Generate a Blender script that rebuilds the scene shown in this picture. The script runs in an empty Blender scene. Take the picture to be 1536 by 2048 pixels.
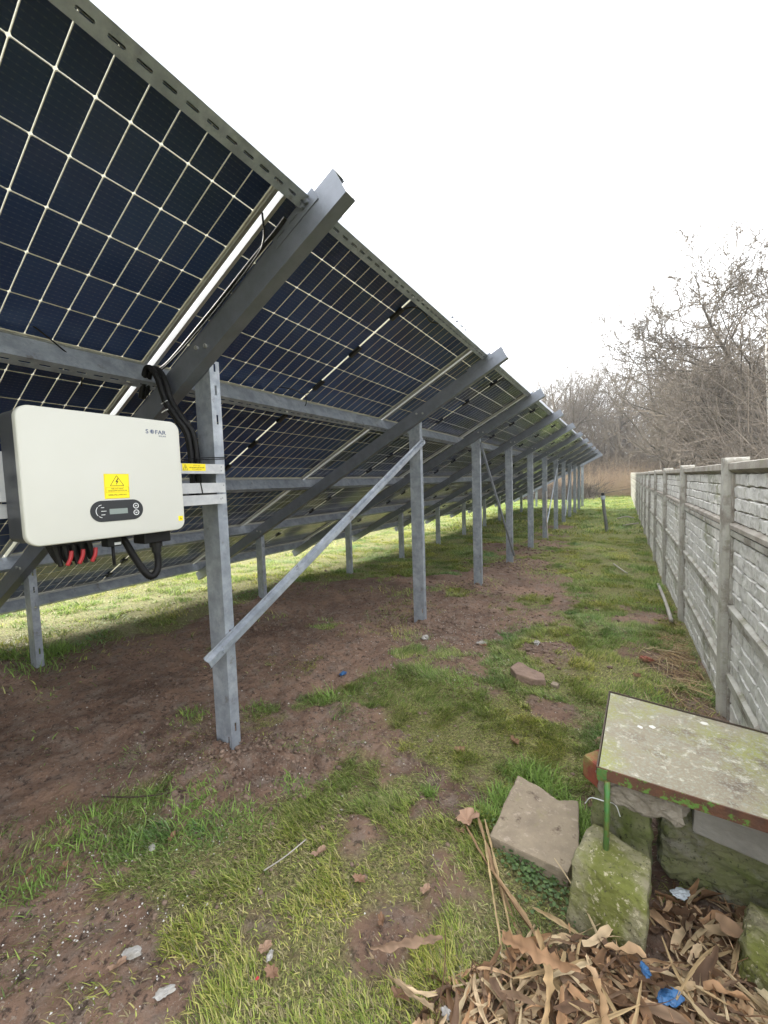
import bpy, bmesh, math, random
import numpy as np
from mathutils import Vector, Matrix
rad = math.radians
C = bpy.context.scene.collection
random.seed(7)
RNG = np.random.default_rng(11)

# ------------------------------------------------------------------ camera
SC = bpy.context.scene
cam_d = bpy.data.cameras.new('camera'); cam = bpy.data.objects.new('camera', cam_d); C.objects.link(cam)
cR = Vector((0.86637094, 0.49836351, -0.03217447)); cU = Vector((-0.00658007, 0.07581205, 0.99710041))
cF = Vector((-0.49935768, 0.86364712, -0.06896063))
cam.matrix_world = Matrix((( cR.x, cU.x, -cF.x, 0), (cR.y, cU.y, -cF.y, 0), (cR.z, cU.z, -cF.z, 0), (0, 0, 0, 1)))
cam_d.sensor_fit = 'VERTICAL'; cam_d.sensor_height = 36; cam_d.lens = 827.68/2048*36
cam_d.clip_start = 0.02; cam_d.clip_end = 2000
SC.camera = cam

# ------------------------------------------------------------------ sky, sun, exposure
SUN_EL, SUN_AZ = 30, 278          # azimuth clockwise from +Y: the sun stands beyond the panels' front side
W = bpy.data.worlds.new('World'); SC.world = W; W.use_nodes = True
nt = W.node_tree; nt.nodes.clear()
def N(t, typ, **kw):
    n = t.nodes.new(typ)
    for k, v in kw.items(): setattr(n, k, v)
    return n
sky = N(nt, 'ShaderNodeTexSky', sky_type='NISHITA', sun_disc=False)
sky.sun_elevation = rad(SUN_EL); sky.sun_rotation = rad(SUN_AZ)
bgn = N(nt, 'ShaderNodeBackground'); out = N(nt, 'ShaderNodeOutputWorld')
tc = N(nt, 'ShaderNodeTexCoord'); sep = N(nt, 'ShaderNodeSeparateXYZ')
mr = N(nt, 'ShaderNodeMapRange'); mr.inputs['From Min'].default_value = -0.05; mr.inputs['From Max'].default_value = 1.0
mr.inputs['To Min'].default_value = 7.0; mr.inputs['To Max'].default_value = 12.5
cn = N(nt, 'ShaderNodeTexNoise'); cn.inputs['Scale'].default_value = 2.2; cn.inputs['Detail'].default_value = 4
cm = N(nt, 'ShaderNodeMapRange'); cm.inputs['To Min'].default_value = 0.85; cm.inputs['To Max'].default_value = 1.15
mul = N(nt, 'ShaderNodeMath', operation='MULTIPLY')
comb = N(nt, 'ShaderNodeCombineColor')
m1 = N(nt, 'ShaderNodeMath', operation='MULTIPLY'); m1.inputs[1].default_value = 0.985
m2 = N(nt, 'ShaderNodeMath', operation='MULTIPLY'); m2.inputs[1].default_value = 1.01
mix = N(nt, 'ShaderNodeMix', data_type='RGBA'); mix.inputs[0].default_value = 0.93
L = nt.links.new
L(tc.outputs['Generated'], sep.inputs[0]); L(sep.outputs['Z'], mr.inputs['Value'])
L(tc.outputs['Generated'], cn.inputs['Vector']); L(cn.outputs['Fac'], cm.inputs['Value'])
L(mr.outputs[0], mul.inputs[0]); L(cm.outputs[0], mul.inputs[1])
L(mul.outputs[0], m1.inputs[0]); L(mul.outputs[0], m2.inputs[0])
L(m1.outputs[0], comb.inputs[0]); L(mul.outputs[0], comb.inputs[1]); L(m2.outputs[0], comb.inputs[2])
L(sky.outputs[0], mix.inputs[6]); L(comb.outputs[0], mix.inputs[7])
L(mix.outputs[2], bgn.inputs['Color']); bgn.inputs['Strength'].default_value = 0.12
L(bgn.outputs[0], out.inputs[0])
sl = bpy.data.lights.new('sun', 'SUN'); sl.energy = 3.4; sl.angle = rad(12); sl.color = (1, 0.96, 0.88)
so = bpy.data.objects.new('sun', sl); C.objects.link(so)
sd = Vector((math.sin(rad(SUN_AZ))*math.cos(rad(SUN_EL)), math.cos(rad(SUN_AZ))*math.cos(rad(SUN_EL)), math.sin(rad(SUN_EL))))
so.rotation_euler = sd.to_track_quat('Z', 'Y').to_euler()
so.location = (-6, 0, 12)
SC.view_settings.view_transform = 'Standard'; SC.view_settings.look = 'None'
SC.view_settings.exposure = 1.6; SC.view_settings.gamma = 1
SC.view_settings.use_curve_mapping = False

# ------------------------------------------------------------------ helpers
def tag(o, label=None, cat=None, group=None, kind=None):
    if label: o['label'] = label
    if cat: o['category'] = cat
    if group: o['group'] = group
    if kind: o['kind'] = kind
    return o
def empty(name, loc, label=None, cat=None, group=None):
    o = bpy.data.objects.new(name, None); C.objects.link(o); o.location = loc
    o.empty_display_size = 0.1
    return tag(o, label, cat, group)
def fastmesh(name, V, F):
    """V (n,3) floats, F (m,k) ints, all faces with the same number of corners"""
    me = bpy.data.meshes.new(name); V = np.asarray(V, np.float32); F = np.asarray(F, np.int32)
    k = F.shape[1]
    me.vertices.add(len(V)); me.vertices.foreach_set('co', V.ravel())
    me.loops.add(F.size); me.loops.foreach_set('vertex_index', F.ravel())
    me.polygons.add(len(F)); me.polygons.foreach_set('loop_start', np.arange(0, F.size, k, dtype=np.int32))
    me.polygons.foreach_set('loop_total', np.full(len(F), k, np.int32))
    me.update(calc_edges=True)
    return me
def link(name, me, mat, parent=None, M=None, smooth=False):
    o = bpy.data.objects.new(name, me); C.objects.link(o)
    if mat is not None and len(me.materials) == 0: me.materials.append(mat)
    if smooth: me.polygons.foreach_set('use_smooth', [True]*len(me.polygons))
    M = M or Matrix.Identity(4)
    if parent is not None:
        o.parent = parent; o.matrix_parent_inverse = Matrix.Identity(4)
        P = parent.get('_w'); pl = wloc.get(parent.name, Matrix.Identity(4))
        o.matrix_basis = pl.inverted() @ M
    else: o.matrix_basis = M
    wloc[o.name] = M
    return o
wloc = {}
def thing(name, loc, label, cat, group=None):
    o = empty(name, loc, label, cat, group); wloc[o.name] = Matrix.Translation(loc); return o
class MB:
    def __init__(s): s.v = []; s.f = []
    def add(s, v, f):
        b = len(s.v); s.v += [tuple(p) for p in v]; s.f += [tuple(i+b for i in q) for q in f]; return s
    def box(s, a, b):
        x0, y0, z0 = a; x1, y1, z1 = b
        v = [(x0,y0,z0),(x1,y0,z0),(x1,y1,z0),(x0,y1,z0),(x0,y0,z1),(x1,y0,z1),(x1,y1,z1),(x0,y1,z1)]
        return s.add(v, [(0,3,2,1),(4,5,6,7),(0,1,5,4),(1,2,6,5),(2,3,7,6),(3,0,4,7)])
    def prism(s, poly, axis, t0, t1):
        """closed polygon in the plane across `axis`, extruded from t0 to t1"""
        n = len(poly)
        def P(p, t):
            if axis == 0: return (t, p[0], p[1])
            if axis == 1: return (p[0], t, p[1])
            return (p[0], p[1], t)
        v = [P(p, t0) for p in poly] + [P(p, t1) for p in poly]
        f = [tuple(range(n)), tuple(range(2*n-1, n-1, -1))] + [(i, i+n, (i+1) % n+n, (i+1) % n) for i in range(n)]
        return s.add(v, f)
    def tube(s, pts, r, n=10, caps=True, rf=None):
        pts = [Vector(p) for p in pts]; m = len(pts); b = len(s.v)
        up = Vector((0, 0, 1)); ring = []
        t0 = (pts[1]-pts[0]).normalized()
        nrm = t0.cross(up)
        if nrm.length < 1e-3: nrm = t0.cross(Vector((1, 0, 0)))
        nrm.normalize()
        for i, p in enumerate(pts):
            t = (pts[min(i+1, m-1)]-pts[max(i-1, 0)]).normalized()
            nrm = (nrm - t*nrm.dot(t)).normalized(); bi = t.cross(nrm)
            rr = rf(i/(m-1.0)) if rf else r
            for k in range(n):
                a = 2*math.pi*k/n; s.v.append(tuple(p + nrm*math.cos(a)*rr + bi*math.sin(a)*rr))
        for i in range(m-1):
            for k in range(n):
                a = b+i*n+k; c = b+i*n+(k+1) % n; s.f.append((a, c, c+n, a+n))
        if caps:
            s.f.append(tuple(b+k for k in reversed(range(n)))); s.f.append(tuple(b+(m-1)*n+k for k in range(n)))
        return s
    def mesh(s, name='m', recalc=True, bevel=0, seg=2):
        me = bpy.data.meshes.new(name); me.from_pydata(s.v, [], s.f)
        if recalc or bevel:
            bm = bmesh.new(); bm.from_mesh(me)
            bmesh.ops.recalc_face_normals(bm, faces=bm.faces)
            if bevel:
                es = [e for e in bm.edges if len(e.link_faces) == 2 and e.calc_face_angle(0) > 0.6]
                bmesh.ops.bevel(bm, geom=es, offset=bevel, segments=seg, profile=0.5, affect='EDGES', clamp_overlap=True)
            bm.to_mesh(me); bm.free()
        me.update(); return me
def smooth_angle(me, ang=0.6):
    bm = bmesh.new(); bm.from_mesh(me)
    for f in bm.faces: f.smooth = True
    for e in bm.edges: e.smooth = not (len(e.link_faces) != 2 or e.calc_face_angle(0) > ang)
    bm.to_mesh(me); bm.free(); return me
def bez(P, n=24):
    """smooth curve through the points P (Catmull-Rom)"""
    P = [Vector(p) for p in P]; Q = [P[0]*2-P[1]]+P+[P[-1]*2-P[-2]]; o = []
    for i in range(1, len(Q)-2):
        a, b, c, d = Q[i-1:i+3]
        for k in range(n):
            t = k/n; o.append(0.5*((2*b)+(c-a)*t+(2*a-5*b+4*c-d)*t*t+(3*b-a-3*c+d)*t**3))
    o.append(P[-1]); return o
# value noise in numpy
def _h(ix, iy, s):
    n = (ix.astype(np.int64)*374761393 + iy.astype(np.int64)*668265263 + s*974711) & 0xffffffff
    n = ((n ^ (n >> 13))*1274126177) & 0xffffffff
    return ((n ^ (n >> 16)) & 0xffff)/65535.0
def vnoise(x, y, s=0):
    x = np.asarray(x, float); y = np.asarray(y, float)
    ix = np.floor(x); iy = np.floor(y); fx = x-ix; fy = y-iy
    ux = fx*fx*(3-2*fx); uy = fy*fy*(3-2*fy)
    return (_h(ix, iy, s)*(1-ux)+_h(ix+1, iy, s)*ux)*(1-uy)+(_h(ix, iy+1, s)*(1-ux)+_h(ix+1, iy+1, s)*ux)*uy
def fbm(x, y, s=0, o=4):
    r = 0; a = 0.5; t = 0
    for k in range(o): r = r+a*vnoise(np.asarray(x)*2**k, np.asarray(y)*2**k, s+k*17); t += a; a *= 0.5
    return r/t

# ------------------------------------------------------------------ materials
def mat(name, col=(.5,.5,.5), rough=.6, metal=0.0, noise=0.0, nscale=8, col2=None, bump=0.0, bscale=40, spec=None, coat=0, detail=5, coord='Object', ramp=(.35,.65)):
    m = bpy.data.materials.new(name); m.use_nodes = True; t = m.node_tree; b = t.nodes['Principled BSDF']
    b.inputs['Base Color'].default_value = (*col, 1); b.inputs['Roughness'].default_value = rough; b.inputs['Metallic'].default_value = metal
    if spec is not None: b.inputs['Specular IOR Level'].default_value = spec
    if coat: b.inputs['Coat Weight'].default_value = coat
    tcn = N(t, 'ShaderNodeTexCoord')
    if col2 is not None:
        n = N(t, 'ShaderNodeTexNoise'); n.inputs['Scale'].default_value = nscale; n.inputs['Detail'].default_value = detail; n.inputs['Roughness'].default_value = .65
        r = N(t, 'ShaderNodeMapRange'); r.inputs['From Min'].default_value = ramp[0]; r.inputs['From Max'].default_value = ramp[1]
        x = N(t, 'ShaderNodeMix', data_type='RGBA'); x.inputs[6].default_value = (*col, 1); x.inputs[7].default_value = (*col2, 1)
        t.links.new(tcn.outputs[coord], n.inputs['Vector']); t.links.new(n.outputs['Fac'], r.inputs['Value'])
        t.links.new(r.outputs[0], x.inputs[0]); t.links.new(x.outputs[2], b.inputs['Base Color'])
        m['mixname'] = x.name
    if bump:
        n = N(t, 'ShaderNodeTexNoise'); n.inputs['Scale'].default_value = bscale; n.inputs['Detail'].default_value = 6
        bp = N(t, 'ShaderNodeBump'); bp.inputs['Strength'].default_value = bump; bp.inputs['Distance'].default_value = 0.01
        t.links.new(tcn.outputs[coord], n.inputs['Vector']); t.links.new(n.outputs['Fac'], bp.inputs['Height']); t.links.new(bp.outputs[0], b.inputs['Normal'])
    return m
def layer(m, col, scale=3, lo=.5, hi=.62, detail=6, coord='Object', axis=None, azero=0, aone=1, rough=None):
    """mix one more colour over a material's base colour through a noise mask (optionally weighted along an axis)"""
    t = m.node_tree; b = t.nodes['Principled BSDF']; src = b.inputs['Base Color']
    x = N(t, 'ShaderNodeMix', data_type='RGBA'); x.inputs[7].default_value = (*col, 1)
    if src.links: t.links.new(src.links[0].from_socket, x.inputs[6])
    else: x.inputs[6].default_value = src.default_value
    tcn = N(t, 'ShaderNodeTexCoord'); n = N(t, 'ShaderNodeTexNoise'); n.inputs['Scale'].default_value = scale; n.inputs['Detail'].default_value = detail; n.inputs['Roughness'].default_value = .7
    r = N(t, 'ShaderNodeMapRange'); r.inputs['From Min'].default_value = lo; r.inputs['From Max'].default_value = hi
    t.links.new(tcn.outputs[coord], n.inputs['Vector']); t.links.new(n.outputs['Fac'], r.inputs['Value']); fac = r.outputs[0]
    if axis is not None:
        sp = N(t, 'ShaderNodeSeparateXYZ'); t.links.new(tcn.outputs[coord], sp.inputs[0])
        a = N(t, 'ShaderNodeMapRange'); a.inputs['From Min'].default_value = azero; a.inputs['From Max'].default_value = aone
        t.links.new(sp.outputs[axis], a.inputs['Value']); mu = N(t, 'ShaderNodeMath', operation='MULTIPLY')
        t.links.new(fac, mu.inputs[0]); t.links.new(a.outputs[0], mu.inputs[1]); fac = mu.outputs[0]
    t.links.new(fac, x.inputs[0]); t.links.new(x.outputs[2], b.inputs['Base Color'])
    return m
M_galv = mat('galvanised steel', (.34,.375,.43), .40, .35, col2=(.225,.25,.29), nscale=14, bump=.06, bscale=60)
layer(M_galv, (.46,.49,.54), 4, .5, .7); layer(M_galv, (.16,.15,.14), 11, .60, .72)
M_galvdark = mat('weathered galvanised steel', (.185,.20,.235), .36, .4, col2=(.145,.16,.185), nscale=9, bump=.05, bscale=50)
M_alu = mat('aluminium', (.50,.50,.48), .38, .7, col2=(.42,.42,.40), nscale=20)
M_white = mat('scuffed white rail', (.50,.51,.52), .45, .1, col2=(.42,.43,.45), nscale=30)
layer(M_white, (.42,.43,.45), 26, .62, .72)
M_black = mat('black plastic', (.009,.009,.010), .5, spec=.3)
M_cable = mat('black conduit', (.008,.008,.009), .55, spec=.25)
M_red = mat('red plastic', (.34,.02,.025), .5)
M_cover = mat('cream powder coat', (.54,.54,.505), .38, bump=.02, col2=(.515,.515,.475), nscale=2.5, bscale=300)
M_heat = mat('dark grey housing', (.075,.08,.09), .45, .3, col2=(.055,.06,.07), nscale=6, bump=.04, bscale=120)
M_yellow = mat('yellow sticker', (.86,.70,.01), .45)
M_ink = mat('black ink', (.03,.03,.02), .6)
M_inkg = mat('faded ink', (.30,.22,.01), .6)
M_logo = mat('blue grey print', (.06,.08,.16), .5)
M_logo2 = mat('grey print', (.22,.24,.28), .5)
M_lcd = mat('lcd glass', (.22,.26,.25), .25)
M_whiteprint = mat('white print', (.7,.72,.74), .5)
M_slate = mat('display fascia', (.022,.024,.028), .35)

def laminate_mat():
    m = bpy.data.materials.new('bifacial solar glass'); m.use_nodes = True; t = m.node_tree; t.nodes.clear()
    o = N(t, 'ShaderNodeOutputMaterial'); tcn = N(t, 'ShaderNodeTexCoord'); sp = N(t, 'ShaderNodeSeparateXYZ'); K = t.links.new
    K(tcn.outputs['Object'], sp.inputs[0])
    def MA(op, a, b=None, c=None):
        n = N(t, 'ShaderNodeMath', operation=op)
        for i, v in enumerate((a, b, c)):
            if v is None: continue
            if isinstance(v, (int, float)): n.inputs[i].default_value = v
            else: K(v, n.inputs[i])
        return n.outputs[0]
    y = MA('SUBTRACT', MA('ABSOLUTE', sp.outputs['Y']), 0.007); PX = 0.0929; PR = 0.1845
    u = MA('DIVIDE', y, PX); du = MA('MULTIPLY', MA('ABSOLUTE', MA('SUBTRACT', u, MA('ROUND', u))), PX)
    u2 = MA('DIVIDE', y, 2*PX); du2 = MA('MULTIPLY', MA('ABSOLUTE', MA('SUBTRACT', u2, MA('ROUND', u2))), 2*PX)
    x = MA('ADD', sp.outputs['X'], 3*PR); w = MA('DIVIDE', x, PR); dv = MA('MULTIPLY', MA('ABSOLUTE', MA('SUBTRACT', w, MA('ROUND', w))), PR)
    g = MA('MAXIMUM', MA('LESS_THAN', du, 0.0022), MA('LESS_THAN', dv, 0.0024))
    g = MA('MAXIMUM', g, MA('LESS_THAN', MA('ADD', du, dv), 0.0080))
    g = MA('MAXIMUM', g, MA('LESS_THAN', y, 0.0)); g = MA('MAXIMUM', g, MA('GREATER_THAN', y, 12*PX))
    g = MA('MAXIMUM', g, MA('GREATER_THAN', MA('ABSOLUTE', sp.outputs['X']), 3*PR))
    # bus bars: fine wires along the row, broken into faint dashes by the solder pads
    bus = MA('ABSOLUTE', MA('SUBTRACT', MA('FRACT', MA('DIVIDE', x, PR/10)), 0.5)); busm = MA('LESS_THAN', bus, 0.05)
    pad = MA('LESS_THAN', MA('ABSOLUTE', MA('SUBTRACT', MA('FRACT', MA('DIVIDE', y, PX/5)), 0.5)), 0.16)
    pm = MA('MULTIPLY', MA('LESS_THAN', bus, 0.10), pad); bm_ = MA('MAXIMUM', MA('MULTIPLY', busm, .45), pm)
    ns = N(t, 'ShaderNodeTexNoise'); ns.inputs['Scale'].default_value = 60; ns.inputs['Detail'].default_value = 3; K(tcn.outputs['Object'], ns.inputs['Vector'])
    # every cell a slightly different blue
    wn = N(t, 'ShaderNodeTexWhiteNoise', noise_dimensions='3D'); cx = N(t, 'ShaderNodeCombineXYZ')
    K(MA('FLOOR', w), cx.inputs[0]); K(MA('FLOOR', MA('DIVIDE', sp.outputs['Y'], 2*PX)), cx.inputs[1]); 
    oi = N(t, 'ShaderNodeObjectInfo'); K(oi.outputs['Random'], cx.inputs[2]); K(cx.outputs[0], wn.inputs['Vector'])
    hs = N(t, 'ShaderNodeMix', data_type='RGBA'); hs.inputs[6].default_value = (.021,.037,.105,1); hs.inputs[7].default_value = (.032,.057,.150,1); K(wn.outputs['Value'], hs.inputs[0])  # blues lifted so the base colour carries sky glare on the glass
    cc = N(t, 'ShaderNodeMix', data_type='RGBA'); K(MA('MULTIPLY', bm_, .30), cc.inputs[0]); K(hs.outputs[2], cc.inputs[6]); cc.inputs[7].default_value = (.10,.13,.19,1)
    cell = N(t, 'ShaderNodeBsdfPrincipled'); K(cc.outputs[2], cell.inputs['Base Color']); cell.inputs['Roughness'].default_value = .16
    cell.inputs['IOR'].default_value = 1.45
    rn = N(t, 'ShaderNodeTexNoise'); rn.inputs['Scale'].default_value = 2.5; rn.inputs['Detail'].default_value = 5; K(tcn.outputs['Object'], rn.inputs['Vector'])
    rr = N(t, 'ShaderNodeMapRange'); rr.inputs['To Min'].default_value = .08; rr.inputs['To Max'].default_value = .30; K(rn.outputs['Fac'], rr.inputs['Value']); K(rr.outputs[0], cell.inputs['Roughness'])
    tr = N(t, 'ShaderNodeBsdfTransparent'); tr.inputs[0].default_value = (.93,.94,.90,1)
    di = N(t, 'ShaderNodeBsdfTranslucent'); di.inputs[0].default_value = (.52,.50,.41,1)
    df = N(t, 'ShaderNodeBsdfDiffuse'); df.inputs[0].default_value = (.45,.43,.36,1)
    a1 = N(t, 'ShaderNodeMixShader'); a1.inputs[0].default_value = .5; K(di.outputs[0], a1.inputs[1]); K(df.outputs[0], a1.inputs[2])
    a2 = N(t, 'ShaderNodeMixShader'); a2.inputs[0].default_value = .66; K(tr.outputs[0], a2.inputs[1]); K(a1.outputs[0], a2.inputs[2])
    a3 = N(t, 'ShaderNodeMixShader'); K(g, a3.inputs[0]); K(cell.outputs[0], a3.inputs[1]); K(a2.outputs[0], a3.inputs[2]); K(a3.outputs[0], o.inputs[0])
    return m
M_lam = laminate_mat()

# ------------------------------------------------------------------ ground
ZY = [-30, 0, 1.3, 3.6, 5.6, 7.5, 10, 13.5, 20, 40, 90]
ZZ = [-1.33, -1.33, -1.35, -1.425, -1.50, -1.555, -1.57, -1.54, -1.50, -1.42, -1.3]
MOUNDS = [(-1.75,1.33,.015,.16),(-1.75,3.67,.025,.2),(-1.75,5.6,.03,.2),(-1.75,7.5,.04,.3),(-1.6,1.15,.03,.25),(-1.5,7.7,.03,.4),(-1.9,10.0,.02,.4),
          (-.45,3.55,.05,.18),(-2.2,.9,-.03,.4),(-.75,4.2,.02,.5),(-3.96,1.33,.02,.2),(.1,1.9,-.02,.3),(.2,1.1,.03,.3)]
def gz0(x, y):
    x = np.asarray(x, float); y = np.asarray(y, float)
    z = np.interp(y, ZY, ZZ)
    z = z + (fbm(x*.8+3, y*.8, 3, 3)-.5)*.07
    near = np.clip((y+1)/2, 0, 1)
    for mx, my, h, r in MOUNDS: z = z + h*np.exp(-((x-mx)**2+(y-my)**2)/(r*r))
    far = np.clip((np.hypot(x, y)-45)/120, 0, 1); z = z + far*far*5
    return z
DIRT = [(-1.72,-2.5),(-1.70,.43),(-1.73,.6),(-1.7,.72),(-1.91,.92),(-1.78,1.02),(-1.43,.99),(-1.31,1.14),(-1.34,1.29),(-1.14,1.33),(-1.04,1.5),(-.82,1.58),(-.95,1.9),
        (-1.25,2.09),(-1.61,1.96),(-1.62,2.26),(-1.3,2.81),(-.91,2.82),(-.97,3.75),(-.55,4.34),(-.52,5.4),(-.85,6.6),(-1.3,7.9),(-1.9,8.0),(-2.42,6.27),(-3.5,5.4),(-4.2,4.46),(-4.05,3.4),(-3.9,2.3),(-4.3,1.64),(-4.5,1.0),(-4.6,-2.5)]
PATCH = [(-1.62,.56,.17),(-1.35,.50,.17),(-1.16,.44,.19),(-1.62,.30,.30),(-1.35,.28,.2),(-.86,1.24,.07),(-.56,1.24,.12),(-.45,3.55,.2),(-1.55,7.8,.45),(-1.6,10.5,.5),(-2,8.9,.4),(.25,4.9,.28),(.32,3.75,.25),
         (-.66,1.55,.16),(-.60,1.0,.07),(.42,2.9,.22),(.33,1.1,.55),(.2,1.75,.35),(-1.75,14,.5),(-1.75,12,.3),(-.95,.9,.05),(-.35,2.55,.10),(-.75,2.55,.10),(-.95,1.7,.15),(-2.6,9.6,.5)]
TUFT = [(-1.62,2.0,.10),(-1.9,1.75,.12),(-1.75,1.9,.10),(-2.2,1.45,.09),(-1.55,3.0,.13),(-1.2,3.1,.10),(-1.0,1.55,.07),(-1.3,2.55,.2),(-2.5,3.2,.14),(-3.0,2.4,.12),(-.9,5.2,.2),(-1.0,4.4,.12),(-2.0,5.2,.18),(-1.75,1.62,.05)]
def dirtness(x, y):
    """1 on bare soil, 0 under full grass"""
    x = np.asarray(x, float); y = np.asarray(y, float)
    P = np.array(DIRT); ins = np.zeros(x.shape, bool); d = np.full(x.shape, 1e9)
    for i in range(len(P)):
        a = P[i]; b = P[(i+1) % len(P)]; e = b-a
        t = np.clip(((x-a[0])*e[0]+(y-a[1])*e[1])/(e@e), 0, 1)
        d = np.minimum(d, np.hypot(x-a[0]-t*e[0], y-a[1]-t*e[1]))
        c = ((a[1] > y) != (b[1] > y)); 
        with np.errstate(divide='ignore', invalid='ignore'): xx = (b[0]-a[0])*(y-a[1])/(b[1]-a[1]+1e-12)+a[0]
        ins ^= c & (x < xx)
    s = np.where(ins, d, -d)
    for px, py, pr in PATCH: s = np.maximum(s, pr*.9-np.hypot(x-px, y-py))
    for px, py, pr in TUFT: s = np.minimum(s, np.hypot(x-px, y-py)-pr)
    w = (fbm(x*3.2, y*3.2, 5, 4)-.5)*.55 + (fbm(x*14, y*14, 9, 3)-.5)*.26
    w = w*np.clip(.55+.12*y, .55, 2.0)+.035
    return np.clip((s+w)/.10+.5, 0, 1)
def axis_pts(segs):
    o = []
    for a, b, st in segs: o += list(np.arange(a, b-1e-6, st))
    o.append(segs[-1][1]); return np.array(o)
gx = axis_pts([(-400,-100,60),(-100,-30,10),(-30,-12,2),(-12,-5.4,.25),(-5.4,-3,.05),(-3,1.0,.022),(1.0,4,.25),(4,20,2),(20,100,10),(100,400,60)])
gy = axis_pts([(-200,-20,30),(-20,-2,2),(-2,.2,.2),(.2,4.5,.022),(4.5,9,.05),(9,16,.12),(16,40,.6),(40,100,5),(100,600,60)])
GX, GY = np.meshgrid(gx, gy, indexing='ij')
dn = dirtness(GX, GY)
fine = np.clip((14-GY)/4, 0, 1)*np.clip((GX+7)/1.5, 0, 1)*np.clip((2-GX)/.6, 0, 1)*np.clip((GY+1), 0, 1)
clod = (fbm(GX*7, GY*7, 21, 5)-.5)*.075 + np.abs(fbm(GX*24, GY*24, 31, 3)-.5)*.05
nearpost = np.zeros_like(GX)
for k_, (px_, py_) in enumerate([(-1.75,1.33),(-1.75,3.67),(-1.75,5.6),(-1.75,7.5),(-1.55,1.2),(-1.3,1.55)]): nearpost += np.exp(-((GX-px_)**2+(GY-py_)**2)/.11)
clod2 = np.maximum(vnoise(GX*22, GY*22, 77)-.55, 0)*.11*np.clip(nearpost, 0, 1)
GZ = gz0(GX, GY) + fine*(dn*(clod+clod2) + (1-dn)*(fbm(GX*6, GY*6, 8, 3)-.5)*.02)
def gz(x, y):
    x = np.asarray(x, float); y = np.asarray(y, float); sh = x.shape; x = x.ravel(); y = y.ravel()
    i = np.clip(np.searchsorted(gx, x)-1, 0, len(gx)-2); j = np.clip(np.searchsorted(gy, y)-1, 0, len(gy)-2)
    u = (x-gx[i])/(gx[i+1]-gx[i]); v = (y-gy[j])/(gy[j+1]-gy[j])
    r = (GZ[i,j]*(1-u)+GZ[i+1,j]*u)*(1-v)+(GZ[i,j+1]*(1-u)+GZ[i+1,j+1]*u)*v
    return r.reshape(sh) if sh else float(r[0])
nx, ny = GX.shape; idx = np.arange(nx*ny).reshape(nx, ny)
gme = fastmesh('ground', np.stack([GX.ravel(), GY.ravel(), GZ.ravel()], 1), np.stack([idx[:-1,:-1].ravel(), idx[1:,:-1].ravel(), idx[1:,1:].ravel(), idx[:-1,1:].ravel()], 1))
at = gme.attributes.new('soil', 'FLOAT', 'POINT'); at.data.foreach_set('value', dn.ravel().astype(np.float32))
def ground_mat():
    m = mat('ground soil and turf', (.1,.07,.05), .95); t = m.node_tree; b = t.nodes['Principled BSDF']; K = t.links.new
    b.inputs['Specular IOR Level'].default_value = .25
    a = N(t, 'ShaderNodeAttribute', attribute_name='soil'); tcn = N(t, 'ShaderNodeTexCoord')
    def noise(s, d=6):
        n = N(t, 'ShaderNodeTexNoise'); n.inputs['Scale'].default_value = s; n.inputs['Detail'].default_value = d; n.inputs['Roughness'].default_value = .7; K(tcn.outputs['Object'], n.inputs['Vector']); return n.outputs['Fac']
    def mr_(v, lo, hi, a0=0, a1=1):
        r = N(t, 'ShaderNodeMapRange'); r.inputs['From Min'].default_value = lo; r.inputs['From Max'].default_value = hi; r.inputs['To Min'].default_value = a0; r.inputs['To Max'].default_value = a1; K(v, r.inputs['Value']); return r.outputs[0]
    def mx(f, c1, c2):
        x = N(t, 'ShaderNodeMix', data_type='RGBA')
        K(f, x.inputs[0])
        for i, c in ((6, c1), (7, c2)):
            if isinstance(c, tuple): x.inputs[i].default_value = (*c, 1)
            else: K(c, x.inputs[i])
        return x.outputs[2]
    s1 = mx(mr_(noise(1.3), .40, .60), (.125,.077,.056), (.25,.160,.115))
    s2 = mx(mr_(noise(9), .48, .64), s1, (.21,.16,.13))
    s3 = mx(mr_(noise(38, 4), .52, .64), s2, (.07,.048,.038))
    s3 = mx(mr_(noise(90, 3), .60, .68), s3, (.34,.28,.23))
    s4 = mx(mr_(noise(2.1, 3), .58, .72), s3, (.25,.16,.112))
    g1 = mx(mr_(noise(2.2), .4, .6), (.075,.080,.028), (.125,.125,.045))
    g2 = mx(mr_(noise(30), .48, .62), g1, (.14,.10,.062))
    # beyond the strip built blade by blade the turf is seen from far: greener
    sp = N(t, 'ShaderNodeSeparateXYZ'); K(tcn.outputs['Object'], sp.inputs[0])
    g2 = mx(mr_(noise(150, 3), .46, .56), g2, (.29,.28,.11))
    g2 = mx(mr_(noise(75, 3), .54, .62), g2, (.06,.06,.022))
    g3 = mx(mr_(noise(.5), .35, .65), (.13,.20,.045), (.18,.20,.065))
    g4 = mx(mr_(sp.outputs['Y'], 10, 22), g2, g3)
    c = mx(a.outputs['Fac'], g4, s4); K(c, b.inputs['Base Color'])
    bp = N(t, 'ShaderNodeBump'); bp.inputs['Strength'].default_value = .9; bp.inputs['Distance'].default_value = .03; K(noise(34, 10), bp.inputs['Height']); K(bp.outputs[0], b.inputs['Normal'])
    return m
gob = link('ground', gme, ground_mat(), smooth=True); tag(gob, kind='structure', label='bare brown soil and short turf under and beside the solar panels')

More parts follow.
